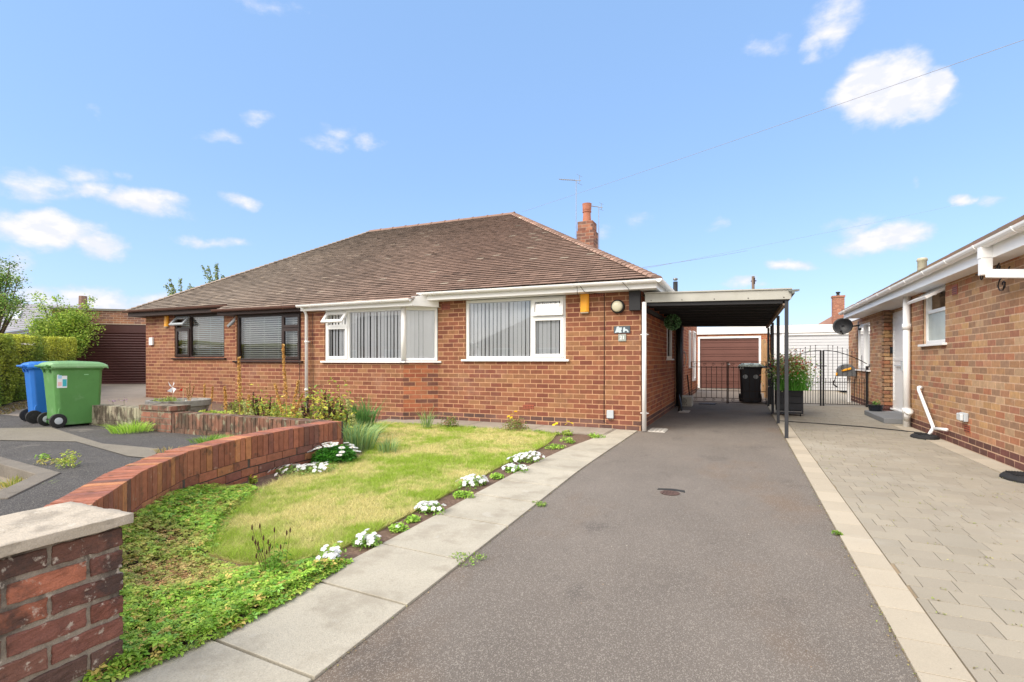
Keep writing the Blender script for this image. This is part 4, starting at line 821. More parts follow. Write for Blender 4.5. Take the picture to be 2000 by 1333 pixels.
# satellite dish
t=thing('satellite_dish',(2.60,16.6,2.05),'dark grey satellite dish fixed to the far corner of the brown brick wall','satellite dish')
cD=Vector((2.50,16.55,2.08)); aim=Vector((-.28,-.95,.12)).normalized(); s1=aim.cross(Vector((0,0,1))).normalized(); s2=s1.cross(aim); vs=[];nr=5;ns=24
for i in range(nr+1):
    for k in range(ns): rr=.235*i/nr; a=2*math.pi*k/ns; vs.append(cD+s1*rr*math.cos(a)+s2*rr*.95*math.sin(a)+aim*(.09*(i/nr)**2))
b=B(); b.add(vs,[(i*ns+k,i*ns+(k+1)%ns,(i+1)*ns+(k+1)%ns,(i+1)*ns+k) for i in range(nr) for k in range(ns)]); dm=surf('dish_grey',(.022,.023,.026),rough=.5); dd_=b.build('reflector',dm,t,smooth=True)
sm=dd_.modifiers.new('s','SOLIDIFY'); sm.thickness=.008
b=B(); b.tube([cD-s2*.20+aim*.06,cD-s2*.20+aim*.32],.014,6); b.tube([cD-s2*.20+aim*.30,cD-s2*.16+aim*.34],.03,8); b.tube([cD+s1*.1,cD-s2*.2+aim*.28],.006,5); b.build('feed_arm',M['blackm'],t)
b=B(); b.tube([cD-aim*.02,cD-aim*.10,Vector((2.86,16.62,2.10))],.02,8); b.box(2.855,2.885,16.56,16.68,1.98,2.22); b.build('bracket',M['blackm'],t)
# hose reel
t=thing('hose_reel',(2.8,17.6,.85),'grey wall hose reel with yellow handle behind the arched gate','hose reel')
b=B(); yh=16.9; c0=(2.62,.0)
pts=[(2.40,.72)]+[(2.62+.22*math.cos(a),.86+.20*math.sin(a)) for a in np.linspace(math.pi,0,12)]+[(2.84,.72)]
b.add([(x,yh-.12,z) for x,z in pts]+[(x,yh+.1,z) for x,z in pts],[tuple(range(14))[::-1],tuple(range(14,28))]+[(i,(i+1)%14,14+(i+1)%14,14+i) for i in range(14)]); b.build('casing',surf('reel_grey',(.12,.125,.13),rough=.5),t,bevel=.01)
b=B(); b.hexa([(2.50,yh-.16,.85),(2.72,yh-.16,.91),(2.50,yh-.12,.85),(2.72,yh-.12,.91),(2.50,yh-.16,.90),(2.72,yh-.16,.97),(2.50,yh-.12,.90),(2.72,yh-.12,.97)]); b.box(2.36,2.41,yh-.14,yh-.1,.74,.82); b.build('handle',M['orange'],t,bevel=.01)
b=B(); b.tube([(2.37,yh-.12,.74),(2.34,yh-.12,.62),(2.30,yh-.12,.52)],.012,6); b.tube([(2.32,yh-.12,.60),(2.30,yh-.12,.50),(2.40,yh-.14,.42)],.022,6); b.build('nozzle',M['blackm'],t)
b=B(); b.box(2.66,2.74,16.95,17.03,0,.72); b.box(2.655,2.745,16.945,17.035,.72,.74); tag(b.build('white_post',M['white'],bevel=.004),'short white post standing behind the arched gate by the wall','post')
# wrought iron hanging basket bracket
t=thing('basket_bracket',(2.68,7.6,2.1),'curly black wrought iron hanging basket bracket under the right eaves','bracket')
b=B(); Yb=7.5
def sp(cx,cz_,r0,a0,a1,n=16,dec=.6): return [(cx(a)if callable(cx) else cx,0,0) for a in ()] or [(r0*(1-dec*i/(n-1))*math.cos(a0+(a1-a0)*i/(n-1)),r0*(1-dec*i/(n-1))*math.sin(a0+(a1-a0)*i/(n-1))) for i in range(n)]
def cur(pts): b.tube([(2.60-.0*u,Yb+u,2.13+w) for u,w in pts],.0075,6)
cur([(.50,.07),(.42,.085),(.30,.07),(.18,.02),(.05,-.03),(-.1,-.05),(-.22,-.02),(-.30,.03)])
cur([(.42+x*.9,.03+z) for x,z in sp(0,0,.055,math.pi*.5,math.pi*2.3)]); cur([(.26+x,.06+z) for x,z in sp(0,0,.045,-math.pi*.5,math.pi*1.2)])
cur([(.24,.03),(.12,.03),(.0,.08),(-.03,.10)]); cur([(-.05+x,.07+z) for x,z in sp(0,0,.04,math.pi*.5,-math.pi*1.2)])
cur([(-.12,-.05),(-.05,-.09),(-.02,-.14),(-.06,-.19),(-.14,-.20),(-.2,-.12)]); cur([(-.15+x,-.14+z) for x,z in sp(0,0,.05,-math.pi*.5,-math.pi*2)])
cur([(.58,.075),(.3,.075)]); b.tube([(2.60,Yb+.5,2.205),(2.68,Yb+.5,2.205)],.0055,5); b.build('scrollwork',M['blackm'],t)
# leaning white pipe with rubber base
t=thing('white_waste_pipe',(2.6,9.9,0),'slanting white plastic pipe standing on a black rubber foot by the wall','pipe')
b=B(); b.tube([(2.67,10.42,.72),(2.62,10.42,.72),(2.61,10.36,.68),(2.60,9.62,.16),(2.56,9.58,.10),(2.54,9.58,.06)],.024,12); b.tube([(2.60,9.62,.15),(2.63,9.30,.175),(2.65,9.22,.18)],.022,12); b.tube([(2.625,10.42,.72),(2.66,10.42,.72)],.029,12); b.build('pipe',M['white'],t,smooth=True)
def foot(name,cx,cy,parent=None,label=None):
    b=B(); n=16; vs=[]
    for r,z in ((1,0),(1,.025),(.86,.05),(.3,.062)): vs+=[(cx+.17*r*math.cos(2*math.pi*k/n),cy+.24*r*math.sin(2*math.pi*k/n),z) for k in range(n)]
    b.add(vs,[(i*n+k,i*n+(k+1)%n,(i+1)*n+(k+1)%n,(i+1)*n+k) for i in range(3) for k in range(n)]+[tuple(range(n))[::-1],tuple(range(48,64))])
    for k in range(8): b.box(cx-.1+k*.022,cx-.09+k*.022,cy-.1,cy+.12,.05,.066)
    o=b.build(name,M['rubber'],parent); 
    if label: tag(o,label,'rubber block')
    return o
foot('foot',2.49,9.60,t); foot('rubber_block',2.50,6.62,None,'flat black rubber block at the wall foot by the right picture edge')
b=B(); b.tube([(.60,11.1,.012),(1.2,10.95,.012),(1.9,10.7,.014),(2.4,10.35,.014),(2.6,10.15,.014)],.009,6); tag(b.build('floor_cable',M['rubber']),'thin black cable lying across the block paving','cable')
# pots, planter
t=thing('plant_pot',(2.62,13.0,.10),'small black plastic plant pot with seedling on the grey step','plant pot')
b=B(); b.lathe((2.55,13.05,.10),[(.11,0),(.135,.11),(.15,.115),(.15,.13),(.13,.13)],18); b.build('pot',surf('black_pot',(.012,.016,.025),rough=.35),t,smooth=False)
n=60; c=rng.normal(size=(n,3))*(.04,.04,.03)+np.array((2.55,13.05,.26)); npmesh('seedling',leafverts(c,.05,.3),4,pal(n,[(.12,.26,.05),(.2,.34,.08)]),M['leaf'],t)
pl=thing('slatted_planter',(.93,12.45,0),'dark grey slatted wooden planter on castors beside the carport posts','planter')
b=B(); X0,X1,Y0,Y1=.68,1.14,12.25,12.9
for i in range(3):
    z=.13+i*.145; b.box(X0,X1,Y0,Y0+.02,z,z+.13); b.box(X0,X1,Y1-.02,Y1,z,z+.13); b.box(X0,X0+.02,Y0+.02,Y1-.02,z,z+.13); b.box(X1-.02,X1,Y0+.02,Y1-.02,z,z+.13)
for x in (X0-.01,X1-.02):
    for y in (Y0-.012,Y1-.02): b.box(x,x+.03,y,y+.03,.05,.57)
b.box(X0,X1,Y0,Y0+.02,.055,.085); b.box(X0+.02,X1-.02,Y0+.03,Y1-.03,.10,.52)
b.build('slats',M['greyp'],pl,bevel=.003)
for x in (X0+.04,X1-.04): b=B(); b.lathe((x-.01,Y0+.04,.028),[(.028,0),(.028,.02)],12,axis='x'); b.build('castor',M['blackm'],pl)
def plantobj(name,loc,label,cat,group=None): return thing(name,loc,label,cat,group)
t=plantobj('potted_shrub',(.93,12.5,.48),'bushy shrub with red and cream tipped leaves in the grey planter','shrub')
n=5200; c=rng.normal(size=(n,3))*(.165,.2,.15)+np.array((.93,12.5,.93)); k=c[:,2]>.52; c=c[k]; n=len(c); hi=np.clip((c[:,2]-.75)/.35,0,1)
cols=pal(n,[(.14,.28,.05),(.36,.54,.14),(.86,.86,.60),(.24,.42,.08),(.5,.6,.3)]); red=rng.uniform(size=n)<.30*hi+.02; cols[red]=pal(red.sum(),[(.62,.13,.08),(.70,.30,.20),(.52,.10,.07)])
npmesh('foliage',leafverts(c,.06,.2,.5),4,cols,M['leaf'],t)
n=2400; x=rng.normal(size=n)*.10+.95; y=rng.normal(size=n)*.08+12.30; g_=grassmesh('needle_foliage',x,y,np.full(n,.54),.40+rng.uniform(-.1,.08,n),np.full(n,.006),pal(n,[(.12,.38,.05),(.18,.48,.07)]),M['leaf'],.35,t)
# arched double gate
t=thing('arched_gate',(1.9,15.35,0),'tall black arched double gate of iron railings with ball finials','gate')
GX0,GX1,GM=.80,2.82,1.86; GY=15.35
arch=lambda x:1.0+.42*max(0,math.cos((x-GM)/(1.06)*math.pi/2))**.9
for (xa,xb) in ((GX0,GM-.03),(GM+.03,GX1)):
    b=B(); n=9
    b.tube([(x,GY,arch(x)) for x in np.linspace(xa,xb,14)],.010,5); b.tube([(xa,GY,.05),(xb,GY,.05)],.009,5); b.tube([(xa,GY,.60),(xb,GY,.60)],.009,5)
    for i in range(n+1):
        x=xa+(xb-xa)*i/n
        edge=(abs(x-GM)<.04) or (x in (GX0,GX1))
        if abs(x-GM)<.04: b.box(x-.02,x+.02,GY-.02,GY+.02,.0,1.42)
        elif edge: b.box(x-.022,x+.022,GY-.022,GY+.022,0,1.02)
        else:
            zt=arch(x)+.13; b.tube([(x,GY,.05),(x,GY,zt)],.0065,5); b.lathe((x,GY,zt),[(.003,-.014),(.015,0),(.003,.016)],8)
        if i<n:
            xm=x+(xb-xa)/n/2; b.tube([(xm,GY,.05),(xm,GY,.68)],.0065,5); b.lathe((xm,GY,.69),[(.003,-.014),(.014,0),(.003,.016)],8)
    for i in (4,5): 
        x=xa+(xb-xa)*(.45); z=.98
    for q in (-1,1): b.tube([(x+q*.028*math.sin(a),GY,z+.06*math.cos(a)) for a in np.linspace(0,math.pi,9)],.005,5)
    b.build('gate_leaf',M['blackm'],t)
b=B(); b.tube([(GM-.1,GY-.03,1.02),(GM+.1,GY-.03,1.02)],.013,6); b.tube([(GM-.045,GY-.03,-.0),(GM-.045,GY-.03,.7)],.007,5); b.build('latch',M['blackm'],t)
b=B(); b.tube([(2.87,GY+.1,.1),(2.87,GY+.1,1.02)],.008,5); [b.tube([(GX1,GY,z),(2.87,GY+.1,z)],.008,5) for z in (.85,.15)]; b.build('hinge',M['blackm'],t)
# ---------------------------------------------------------------- low front walls and pier
def pathwall(b,pts,z0,z1,thick,side,courses,cols,mortar,base_h):
    """soldier course on top, stretcher courses below; pts = face line"""
    P=[Vector((x,y,0)) for x,y in pts]; 
    # resample
    segs=[(P[i+1]-P[i]).length for i in range(len(P)-1)]; tot=sum(segs)
    def at(t):
        for i,s in enumerate(segs):
            if t<=s or i==len(segs)-1: d=(P[i+1]-P[i]).normalized(); return P[i]+d*t,d
            t-=s
    def blk(t,w,za,zb,off,th,col):
        p,d=at(t+w/2); n=Vector((d.y,-d.x,0))*side; a=p-d*w/2; c=p+d*w/2; o=n*off; q=-n*th
        b.hexa([(*(a+o).xy,za),(*(c+o).xy,za),(*(a+q).xy,za),(*(c+q).xy,za),(*(a+o).xy,zb),(*(c+o).xy,zb),(*(a+q).xy,zb),(*(c+q).xy,zb)],col)
    t=0; st=.0765
    while t<tot-.03:
        c=random.choice(cols); k=random.uniform(.85,1.15); blk(t+.0045,st-.009,z1-.213,z1+random.uniform(-.002,.003),.004,thick,tuple(q*k for q in c)); t+=st
    z=z1-.213-HB; k=0
    while z>z0-.1:
        t=-(LB/2)*(k%2)
        while t<tot-.01:
            a=max(t,0)+.005; w=min(t+LB-.006,tot)-a
            if w>.03: c=random.choice(cols); kk=random.uniform(.85,1.15); blk(a,w,z+.006,z+HB-.005,.004,thick,tuple(q*kk for q in c))
            t+=LB
        z-=HB; k+=1
    t=0
    while t<tot: w=min(.15,tot-t); blk(t,w+.01,z0-.1,z1-.009,-.005,thick-.010,mortar); t+=.15
SC=[(.34,.125,.075),(.31,.115,.07),(.38,.15,.085),(.24,.095,.07),(.44,.19,.09),(.19,.085,.065),(.33,.13,.078),(.29,.11,.07)]
b=B(); pathwall(b,[(-2.5,1.10),(-3.13,1.62),(-3.7,2.2),(-4.14,2.80),(-4.36,3.5),(-4.47,4.2),(-4.49,5.00)],.0,.42,.205,1,2,SC,(.085,.07,.06),0)
tag(b.build('low_brick_wall',M['soldier'],bevel=.003),'low curved red brick wall with upright top bricks beside the lawn','wall')
b=B(); pathwall(b,[(-8.05,4.80),(-4.70,4.80)],.05,.42,.205,1,1,[(.20,.10,.065),(.17,.09,.06),(.23,.11,.07),(.15,.085,.06)],(.22,.18,.14),0)
pathwall(b,[(-9.45,4.80),(-8.06,4.80)],.05,.455,.205,1,1,[(.30,.27,.19),(.33,.30,.21),(.26,.22,.16)],(.3,.26,.2),0)
brickbox(b,-8.10,-7.42,4.785,5.04,.0,.44,dict(main=[(.24,.11,.075),(.20,.10,.07),(.28,.12,.08),(.17,.09,.07)],plinth=[]),(.2,.16,.12)); brickbox(b,-8.12,-7.40,4.765,5.06,.44,.51,dict(main=[(.26,.12,.08),(.20,.10,.07)],plinth=[]),(.2,.16,.12))
tag(b.build('lichen_brick_wall',M['lichen'],bevel=.003),'low straight brick wall covered in pale lichen behind the old tarmac','wall')
# stone-capped pier in the foreground
t=thing('brick_pier',(-2.28,.85,0),'stone capped dark red brick pier in the near left corner','pier')
b=B(); PX0,PX1,PY0,PY1=-2.465,-2.10,.42,1.18; zt=.556
PB=[(.22,.085,.06),(.16,.075,.055),(.12,.068,.055),(.28,.105,.068),(.18,.075,.056),(.34,.125,.075),(.11,.065,.055),(.14,.072,.055)]
mc=(.27,.23,.185)
b.box(PX0+.008,PX1-.008,PY0,PY1-.008,-.06,zt,mc)
k=0; z=zt-.078
while z>-.1:
    for (face,) in (('x',),('y',),('w',)):
        if face=='x':   # faces the drive
            segs=[]; u=PY1
            first=.105 if k%2 else .218
            u2=u
            seq=[first]+[.218 if i%2==(0 if k%2 else 1) else .105 for i in range(6)] if False else [first]+[.218]*4
            for w in seq:
                a=u2-w; 
                if u2<=PY0+.02: break
                a=max(a,PY0); c=random.choice(PB); kk=random.uniform(.8,1.2); j=random.uniform(-.003,.003)
                b.box(PX1-.09,PX1+j,a+.0,u2,z+random.uniform(0,.002),z+.067,tuple(q*kk for q in c)); u2=a-.012
        elif face=='y':
            for (xa,xb) in (((PX0,PX0+.10),(PX0+.112,PX1-.105)) if k%2 else ((PX0,PX0+.21),)):
                c=random.choice(PB); b.box(xa,xb,PY1-.1,PY1-.001,z,z+.067,c)
        else:
            u2=PY1-.105
            while u2>PY0+.05: a=max(PY0,u2-.218); b.box(PX0-.001,PX0+.08,a,u2,z,z+.067,random.choice(PB)); u2=a-.012
    z-=.083; k+=1
pb=b.build('brickwork',M['pier'],t,bevel=.005)
sb=pb.modifiers.new('s','SUBSURF'); sb.subdivision_type='SIMPLE'; sb.levels=3; sb.render_levels=3
for sc_,st_ in ((.040,.014),(.013,.008)):
    tx_=bpy.data.textures.new('rough','CLOUDS'); tx_.noise_scale=sc_; tx_.noise_depth=3; dp=pb.modifiers.new('d','DISPLACE'); dp.texture=tx_; dp.strength=st_; dp.mid_level=.55; dp.texture_coords='GLOBAL'
b=B(); b.box(PX0-.02,PX1+.022,PY0,PY1+.02,.558,.594); cpp=b.build('cap_stone',M['stone'],t); 
import bmesh
bm=bmesh.new(); bm.from_mesh(cpp.data); bmesh.ops.subdivide_edges(bm,edges=bm.edges[:],cuts=22,use_grid_fill=True)
for v in bm.verts:
    q=v.co*14; d=mn.noise(q)*.006+mn.noise(q*3)*.003
    v.co+=Vector((d,mn.noise(q+Vector((5,5,5)))*.003,d*.8))
bm.to_mesh(cpp.data); bm.free(); cpp.data.polygons.foreach_set('use_smooth',[True]*len(cpp.data.polygons))
md=cpp.modifiers.new('b','BEVEL'); md.width=.003; md.limit_method='ANGLE'; md.angle_limit=R(50)
# ---------------------------------------------------------------- plants
def curvwall_x(y): 
    ys_=[1.1,1.62,2.2,2.8,3.5,4.2,4.8]; xs_=[-2.5,-3.13,-3.7,-4.14,-4.36,-4.47,-4.49]; return np.interp(y,ys_,xs_)
def groundcover():
    P=[(-2.06,1.02),(-2.44,1.19),(-2.5,1.12),(-3.11,1.62),(-3.68,2.2),(-4.12,2.80),(-4.25,3.1),(-4.1,3.35),(-3.85,3.3),(-3.7,3.05),(-3.38,2.6),(-2.95,2.18),(-2.92,2.05),(-2.55,2.02),(-2.33,2.13),(-2.2,2.3),(-2.04,2.35),(-1.99,1.9),(-1.98,1.5)]
    x,y=polypts(P,38000); n=len(x); e=edgedist(P,x,y)
    dry=np.clip(1.25*np.exp(-((x+2.75)**2/.10+(y-1.78)**2/.05))+.55*np.exp(-((x+3.2)**2/.06+(y-2.15)**2/.02))+vnoise(x,y,2.5,5)*.9+vnoise(x,y,7,6)*.5-.08,0,1)
    wd=np.clip(x-curvwall_x(y),0,9); hump=.15*np.exp(-(wd/.28)**2)*np.clip((3.3-y)/.8,0,1)
    hgt=(.045+.03*vnoise(x,y,3,8)+.02*rng.uniform(size=n))*(1-.55*dry)*np.clip(e/.06,.4,1)+hump*rng.uniform(.55,1.1,n)
    ky=np.clip((y-1.1)/1.8,0,1); size=(.019-.004*dry)*np.clip(1+.32*rng.normal(size=n),.45,1.8)*(1-.25*ky)
    keep=rng.uniform(size=n)<1-.30*dry; x,y,dry,hgt,size=x[keep],y[keep],dry[keep],hgt[keep],size[keep]; n=len(x)
    V=[];Cc=[]
    tx=rng.normal(size=(n,2))*.30; nrm=np.stack([tx[:,0],tx[:,1],np.ones(n)],1); nrm/=np.linalg.norm(nrm,axis=1)[:,None]
    a0=rng.uniform(0,6.28,n); ex=np.stack([np.ones(n),np.zeros(n),-nrm[:,0]/nrm[:,2]],1); ex/=np.linalg.norm(ex,axis=1)[:,None]; ey=np.cross(nrm,ex)
    c=np.stack([x,y,.004+hgt],1); g=pal(n,[(.32,.54,.07),(.40,.62,.09),(.22,.42,.05),(.52,.62,.12),(.26,.50,.10),(.36,.56,.07),(.30,.50,.06),(.60,.48,.14)],.18); dcol=pal(n,[(.72,.54,.22),(.58,.58,.17),(.55,.32,.14),(.45,.55,.12)],.2)
    base=g*(1-dry[:,None])+dcol*dry[:,None]*.9+0*g
    for k in range(5):
        a=a0+k*1.2566; d=ex*np.cos(a)[:,None]+ey*np.sin(a)[:,None]; s=np.cross(nrm,d); L=size[:,None]*(1.15 if k in(0,) else 1)
        b_=c+d*L*.08; l=c+d*L*.62+s*L*.30+nrm*L*.10; tp=c+d*L*1.15-nrm*L*.12; r=c+d*L*.62-s*L*.30+nrm*L*.10
        V.append(np.stack([b_,l,tp,r],1)); Cc.append(base*(1+rng.normal(size=(n,1))*.08))
    V=np.stack(V,1).reshape(-1,3); Cc=np.stack(Cc,1).reshape(-1,3)
    o=npmesh('ground_cover',V,4,np.clip(Cc,.003,1),M['leaf']); tag(o,'low leafy green ground cover plants between pier and lawn','ground cover',kind='stuff')
    # dry stems
    x,y=polypts(P,20000); d=np.exp(-((x+2.75)**2/.12+(y-1.8)**2/.06)); k=rng.uniform(size=len(x))<.12+.8*d; x,y=x[k],y[k]; n=len(x)
    tag(grassmesh('dry_stems',x,y,np.full(n,.012),rng.uniform(.015,.04,n),np.full(n,.0018),pal(n,[(.62,.38,.16),(.5,.26,.12),(.7,.52,.24)]),M['grass'],2.2),'brown dry stems among the ground cover','dry stems',kind='stuff')
groundcover()
def clump(name,x,y,z,r,h,label,cat,group=None,leaf=.03,n=260,cols=((.12,.28,.04),(.20,.36,.07)),flowers=0,fcol=((.85,.85,.82),),fsize=.035,asp=.55,ftop=True,pet=5,flat=False,fz=0,blob=1):
    t=thing(name,(x,y,z),label,cat,group)
    u=rng.normal(size=(n,3)); u/=np.linalg.norm(u,axis=1)[:,None]; q=rng.uniform(.3,1,(n,1))**.6; nb=4; bo=rng.normal(size=(nb,2))*r*.38; bs=rng.uniform(.45,.85,nb); bs[0]=.8; bo=bo*blob; bs=bs if blob else bs*0+1; bi=rng.integers(0,nb,n)
    c=u*q*np.array((r,r,h))*bs[bi][:,None]; c[:,2]=np.abs(c[:,2]); c[:,:2]+=bo[bi]; c+=np.array((x,y,z+.008))
    npmesh('foliage',leafverts(c,leaf*rng.uniform(.7,1.3,n),.35,asp),4,pal(n,cols),M['leaf'],t)
    if flowers:
        V=[];Cc=[]
        for i in range(flowers):
            a=random.uniform(0,6.283); q=random.random()**.5; bk=random.randrange(nb); px,py=x+bo[bk][0]+r*bs[bk]*q*math.cos(a)*1.05,y+bo[bk][1]+r*bs[bk]*q*math.sin(a)*1.05; pz=z+h*bs[bk]*math.sqrt(max(.05,1-.8*q*q))*(1.0 if ftop else random.uniform(.5,1))+.012+fz
            nr=Vector((math.cos(a)*q*.7+random.uniform(-.3,.3),math.sin(a)*q*.7-.25+random.uniform(-.3,.3),1 if not flat else 3)).normalized(); e1=nr.cross(Vector((0,1,.1))).normalized(); e2=nr.cross(e1); col=random.choice(fcol); P=Vector((px,py,pz))
            for k in range(pet):
                b0=6.283*k/pet; 
                def pt(ang,rad,up=0): return tuple(P+(e1*math.cos(ang)+e2*math.sin(ang))*rad*fsize+nr*up*fsize)
                hw=3.1416/pet*.95; V+=[pt(b0,0),pt(b0-hw,.42,.12),pt(b0,.55,.05),pt(b0+hw,.42,.12)]; Cc.append(tuple(q_*random.uniform(.93,1.0) for q_ in col))
            if pet>6:
                for k in range(2): V+=[pt(k*1.57+j*1.57,.13,.1) for j in range(4)]; Cc.append((.65,.45,.04))
        V=np.array(V); Cc=np.array(Cc); q=len(Cc)//flowers
        if flowers<=20:
            for i in range(flowers): npmesh('flower_head',V[i*q*4:(i+1)*q*4],4,Cc[i*q:(i+1)*q],M['petal'],t)
        else: npmesh('flower_heads',V,4,Cc,M['petal'],t)
    return t
WG='clumps of white bedding flowers along the path'
for i,(x,y,r,h,nf,l) in enumerate([(-2.15,2.30,.10,.115,20,'low clump of big white flowers nearest the foreground path'),(-2.16,2.62,.095,.085,22,'compact white flower clump second from the front of the path'),
  (-2.20,3.42,.13,.09,34,'white flower clump third along the path, in dry soil'),(-2.24,4.28,.14,.10,38,'white flower clump beside the middle path slab joint'),(-2.24,5.00,.15,.10,40,'white flower clump far along the path beyond the middle'),(-2.22,5.62,.18,.12,60,'large white flower clump furthest along the path edge')]):
    clump('white_flower_clump',x,y,0,r,h,l,'flowers',WG,.028,300,((.28,.50,.08),(.40,.60,.13),(.20,.40,.06)),int(nf*1.4),((.78,.78,.77),(.78,.80,.82)),.034 if y<3 else .040,pet=5)
GG='green bedding plants without blooms along the path'
for (x,y,r,h,l,c) in [(-2.12,2.93,.075,.05,'bright green seedling clump with two white blooms by the path',2),(-2.20,3.13,.065,.04,'flat lime green seedling on bare soil by the path',0),(-2.18,3.86,.10,.06,'round dense lime green bedding plant near the path middle',0),(-2.20,4.62,.08,.05,'small green bedding plant between two white flower clumps',0),
   (-2.22,6.45,.13,.07,'spreading green plant at the lawn far corner by the path',0),(-2.20,7.0,.12,.12,'taller leafy green weed near the end of the flower strip',0),(-2.02,7.62,.10,.09,'bright green tuft where the path meets the house slabs',0)]:
    clump('bedding_plant',x,y,0,r,h,l,'plant',GG,.03,200,((.32,.56,.07),(.44,.64,.11),(.24,.44,.06)),c)
clump('white_trailing_flowers',-4.18,3.95,0,.28,.10,'sprawling white flowers at the foot of the curved brick wall','flowers',None,.04,330,((.22,.36,.08),(.30,.42,.12)),60,((.80,.80,.79),),.046)
clump('daisy_bush',-4.24,4.58,0,.26,.20,'dense dark green daisy bush topped with large white daisies','flowers',None,.045,2200,((.07,.28,.03),(.11,.38,.04),(.04,.17,.02)),34,((.86,.86,.84),),.066,asp=.3,pet=12,flat=True,fz=.02,blob=0)
clump('yellow_weed',-4.22,3.50,0,.05,.09,'small yellow-green weed with one bloom on bare soil','weed',None,.04,60,((.40,.42,.06),(.25,.36,.06)),2,((.8,.6,.02),),.03)
def blades(name,x,y,z,r,h,n,label,cat,cols,group=None,w=.004,lean=.35):
    t=thing(name,(x,y,z),label,cat,group); a=rng.uniform(0,6.283,n); q=r*rng.uniform(size=n)**.6; px=x+q*np.cos(a); py=y+q*np.sin(a)
    hh=h*rng.uniform(.6,1.1,n); b0=np.stack([px,py,np.full(n,z)],1); dr=np.stack([np.cos(a),np.sin(a),np.zeros(n)],1)*(q/r*lean)[:,None]+rng.normal(size=(n,3))*.12; mid=b0+dr*hh[:,None]*.5; mid[:,2]=z+hh*.6; tip=b0+dr*hh[:,None]*1.5; tip[:,2]=z+hh*rng.uniform(.7,1.05,n)
    sd_=np.stack([-np.sin(a+1),np.cos(a+1),np.zeros(n)],1)*w; c=pal(n,cols)
    V=np.stack([b0-sd_*.7,b0+sd_*.7,mid+sd_,mid-sd_, mid-sd_,mid+sd_,tip+sd_*.1,tip-sd_*.1],1).reshape(-1,3); npmesh('leaves',V,4,np.repeat(c,2,0),M['leaf'],t); return t
GRN=[(.14,.28,.06),(.20,.34,.10),(.10,.22,.05)]; BGR=[(.24,.40,.16),(.32,.48,.20),(.16,.30,.11),(.40,.50,.16)]
blades('iris_clump',-4.05,5.30,.0,.10,.22,90,'upright blue-green grassy clump between the daisies and the lawn','plant',BGR,w=.0045)
blades('iris_clump',-4.45,5.25,.0,.16,.42,170,'tall strap-leaved clump behind the daisies at the wall corner','plant',BGR,w=.006,lean=.45)
blades('iris_clump',-5.25,6.25,.04,.15,.60,200,'tallest green sword-leaved clump right of the white downpipe','plant',[(.10,.24,.06),(.14,.30,.08)],w=.006,lean=.25)
blades('iris_clump',-4.88,7.45,.02,.08,.34,60,'small spiky green clump at the back edge of the lawn','plant',BGR,w=.0045)
clump('small_shrub',-4.55,7.72,0,.17,.30,'small reddish bush beside the spiky clump under the bay window','shrub',None,.035,420,((.34,.16,.08),(.24,.34,.08),(.16,.26,.06)))
clump('small_shrub',-3.45,7.84,0,.24,.28,'twiggy brown and green bush with yellow blooms by the house slabs','shrub',None,.035,700,((.28,.26,.10),(.24,.36,.08),(.34,.20,.09)),4,((.8,.5,.02),),.06,fz=.10)
clump('small_shrub',-2.55,7.72,0,.12,.10,'low yellow-flowered plant at the back right of the lawn','shrub',None,.035,260,((.4,.5,.09),(.28,.42,.08)),5,((.85,.66,.02),),.055,fz=.12)
for x,l in ((-5.1,'tiny green tuft at the lawn back edge left of the spiky clump'),(-4.15,'tiny green tuft at the lawn back edge below the bay corner'),(-3.0,'tiny green tuft at the lawn back edge below the white window')): clump('lawn_tuft',x,7.80,0,.08,.06,l,'weed','green tufts along the lawn back edge',.03,70,((.16,.34,.05),(.12,.28,.04)))
# dock-like stems in the foreground
t=thing('seedhead_plant',(-2.22,2.05,0),'upright plant with thin stems and brown bud heads by the lawn tip','plant')
b=B(); c_=[]
for i in range(17):
    a=random.uniform(0,6.28); q=random.uniform(0,.06); h=random.uniform(.12,.27); x,y=-2.29+q*math.cos(a),2.02+q*math.sin(a); tx,ty=x+math.cos(a)*random.uniform(.02,.09),y+math.sin(a)*random.uniform(.02,.07)
    b.tube([(x,y,0),((x+tx)/2,(y+ty)/2,h*.55),(tx,ty,h)],.0014,4,col=(.18,.12,.06)); b.lathe((tx,ty,h),[(.001,-.012),(.0045,-.004),(.004,.008),(.001,.018)],6,col=(.10,.05,.03))
b.build('stems',M['leaf'],t)
n=260; c=rng.normal(size=(n,3))*(.035,.035,.05)+np.array((-2.29,2.02,.06)); c[:,2]=np.abs(c[:,2]); npmesh('foliage',leafverts(c,.028,.2,.45),4,pal(n,[(.16,.34,.04),(.22,.42,.06)]),M['leaf'],t)
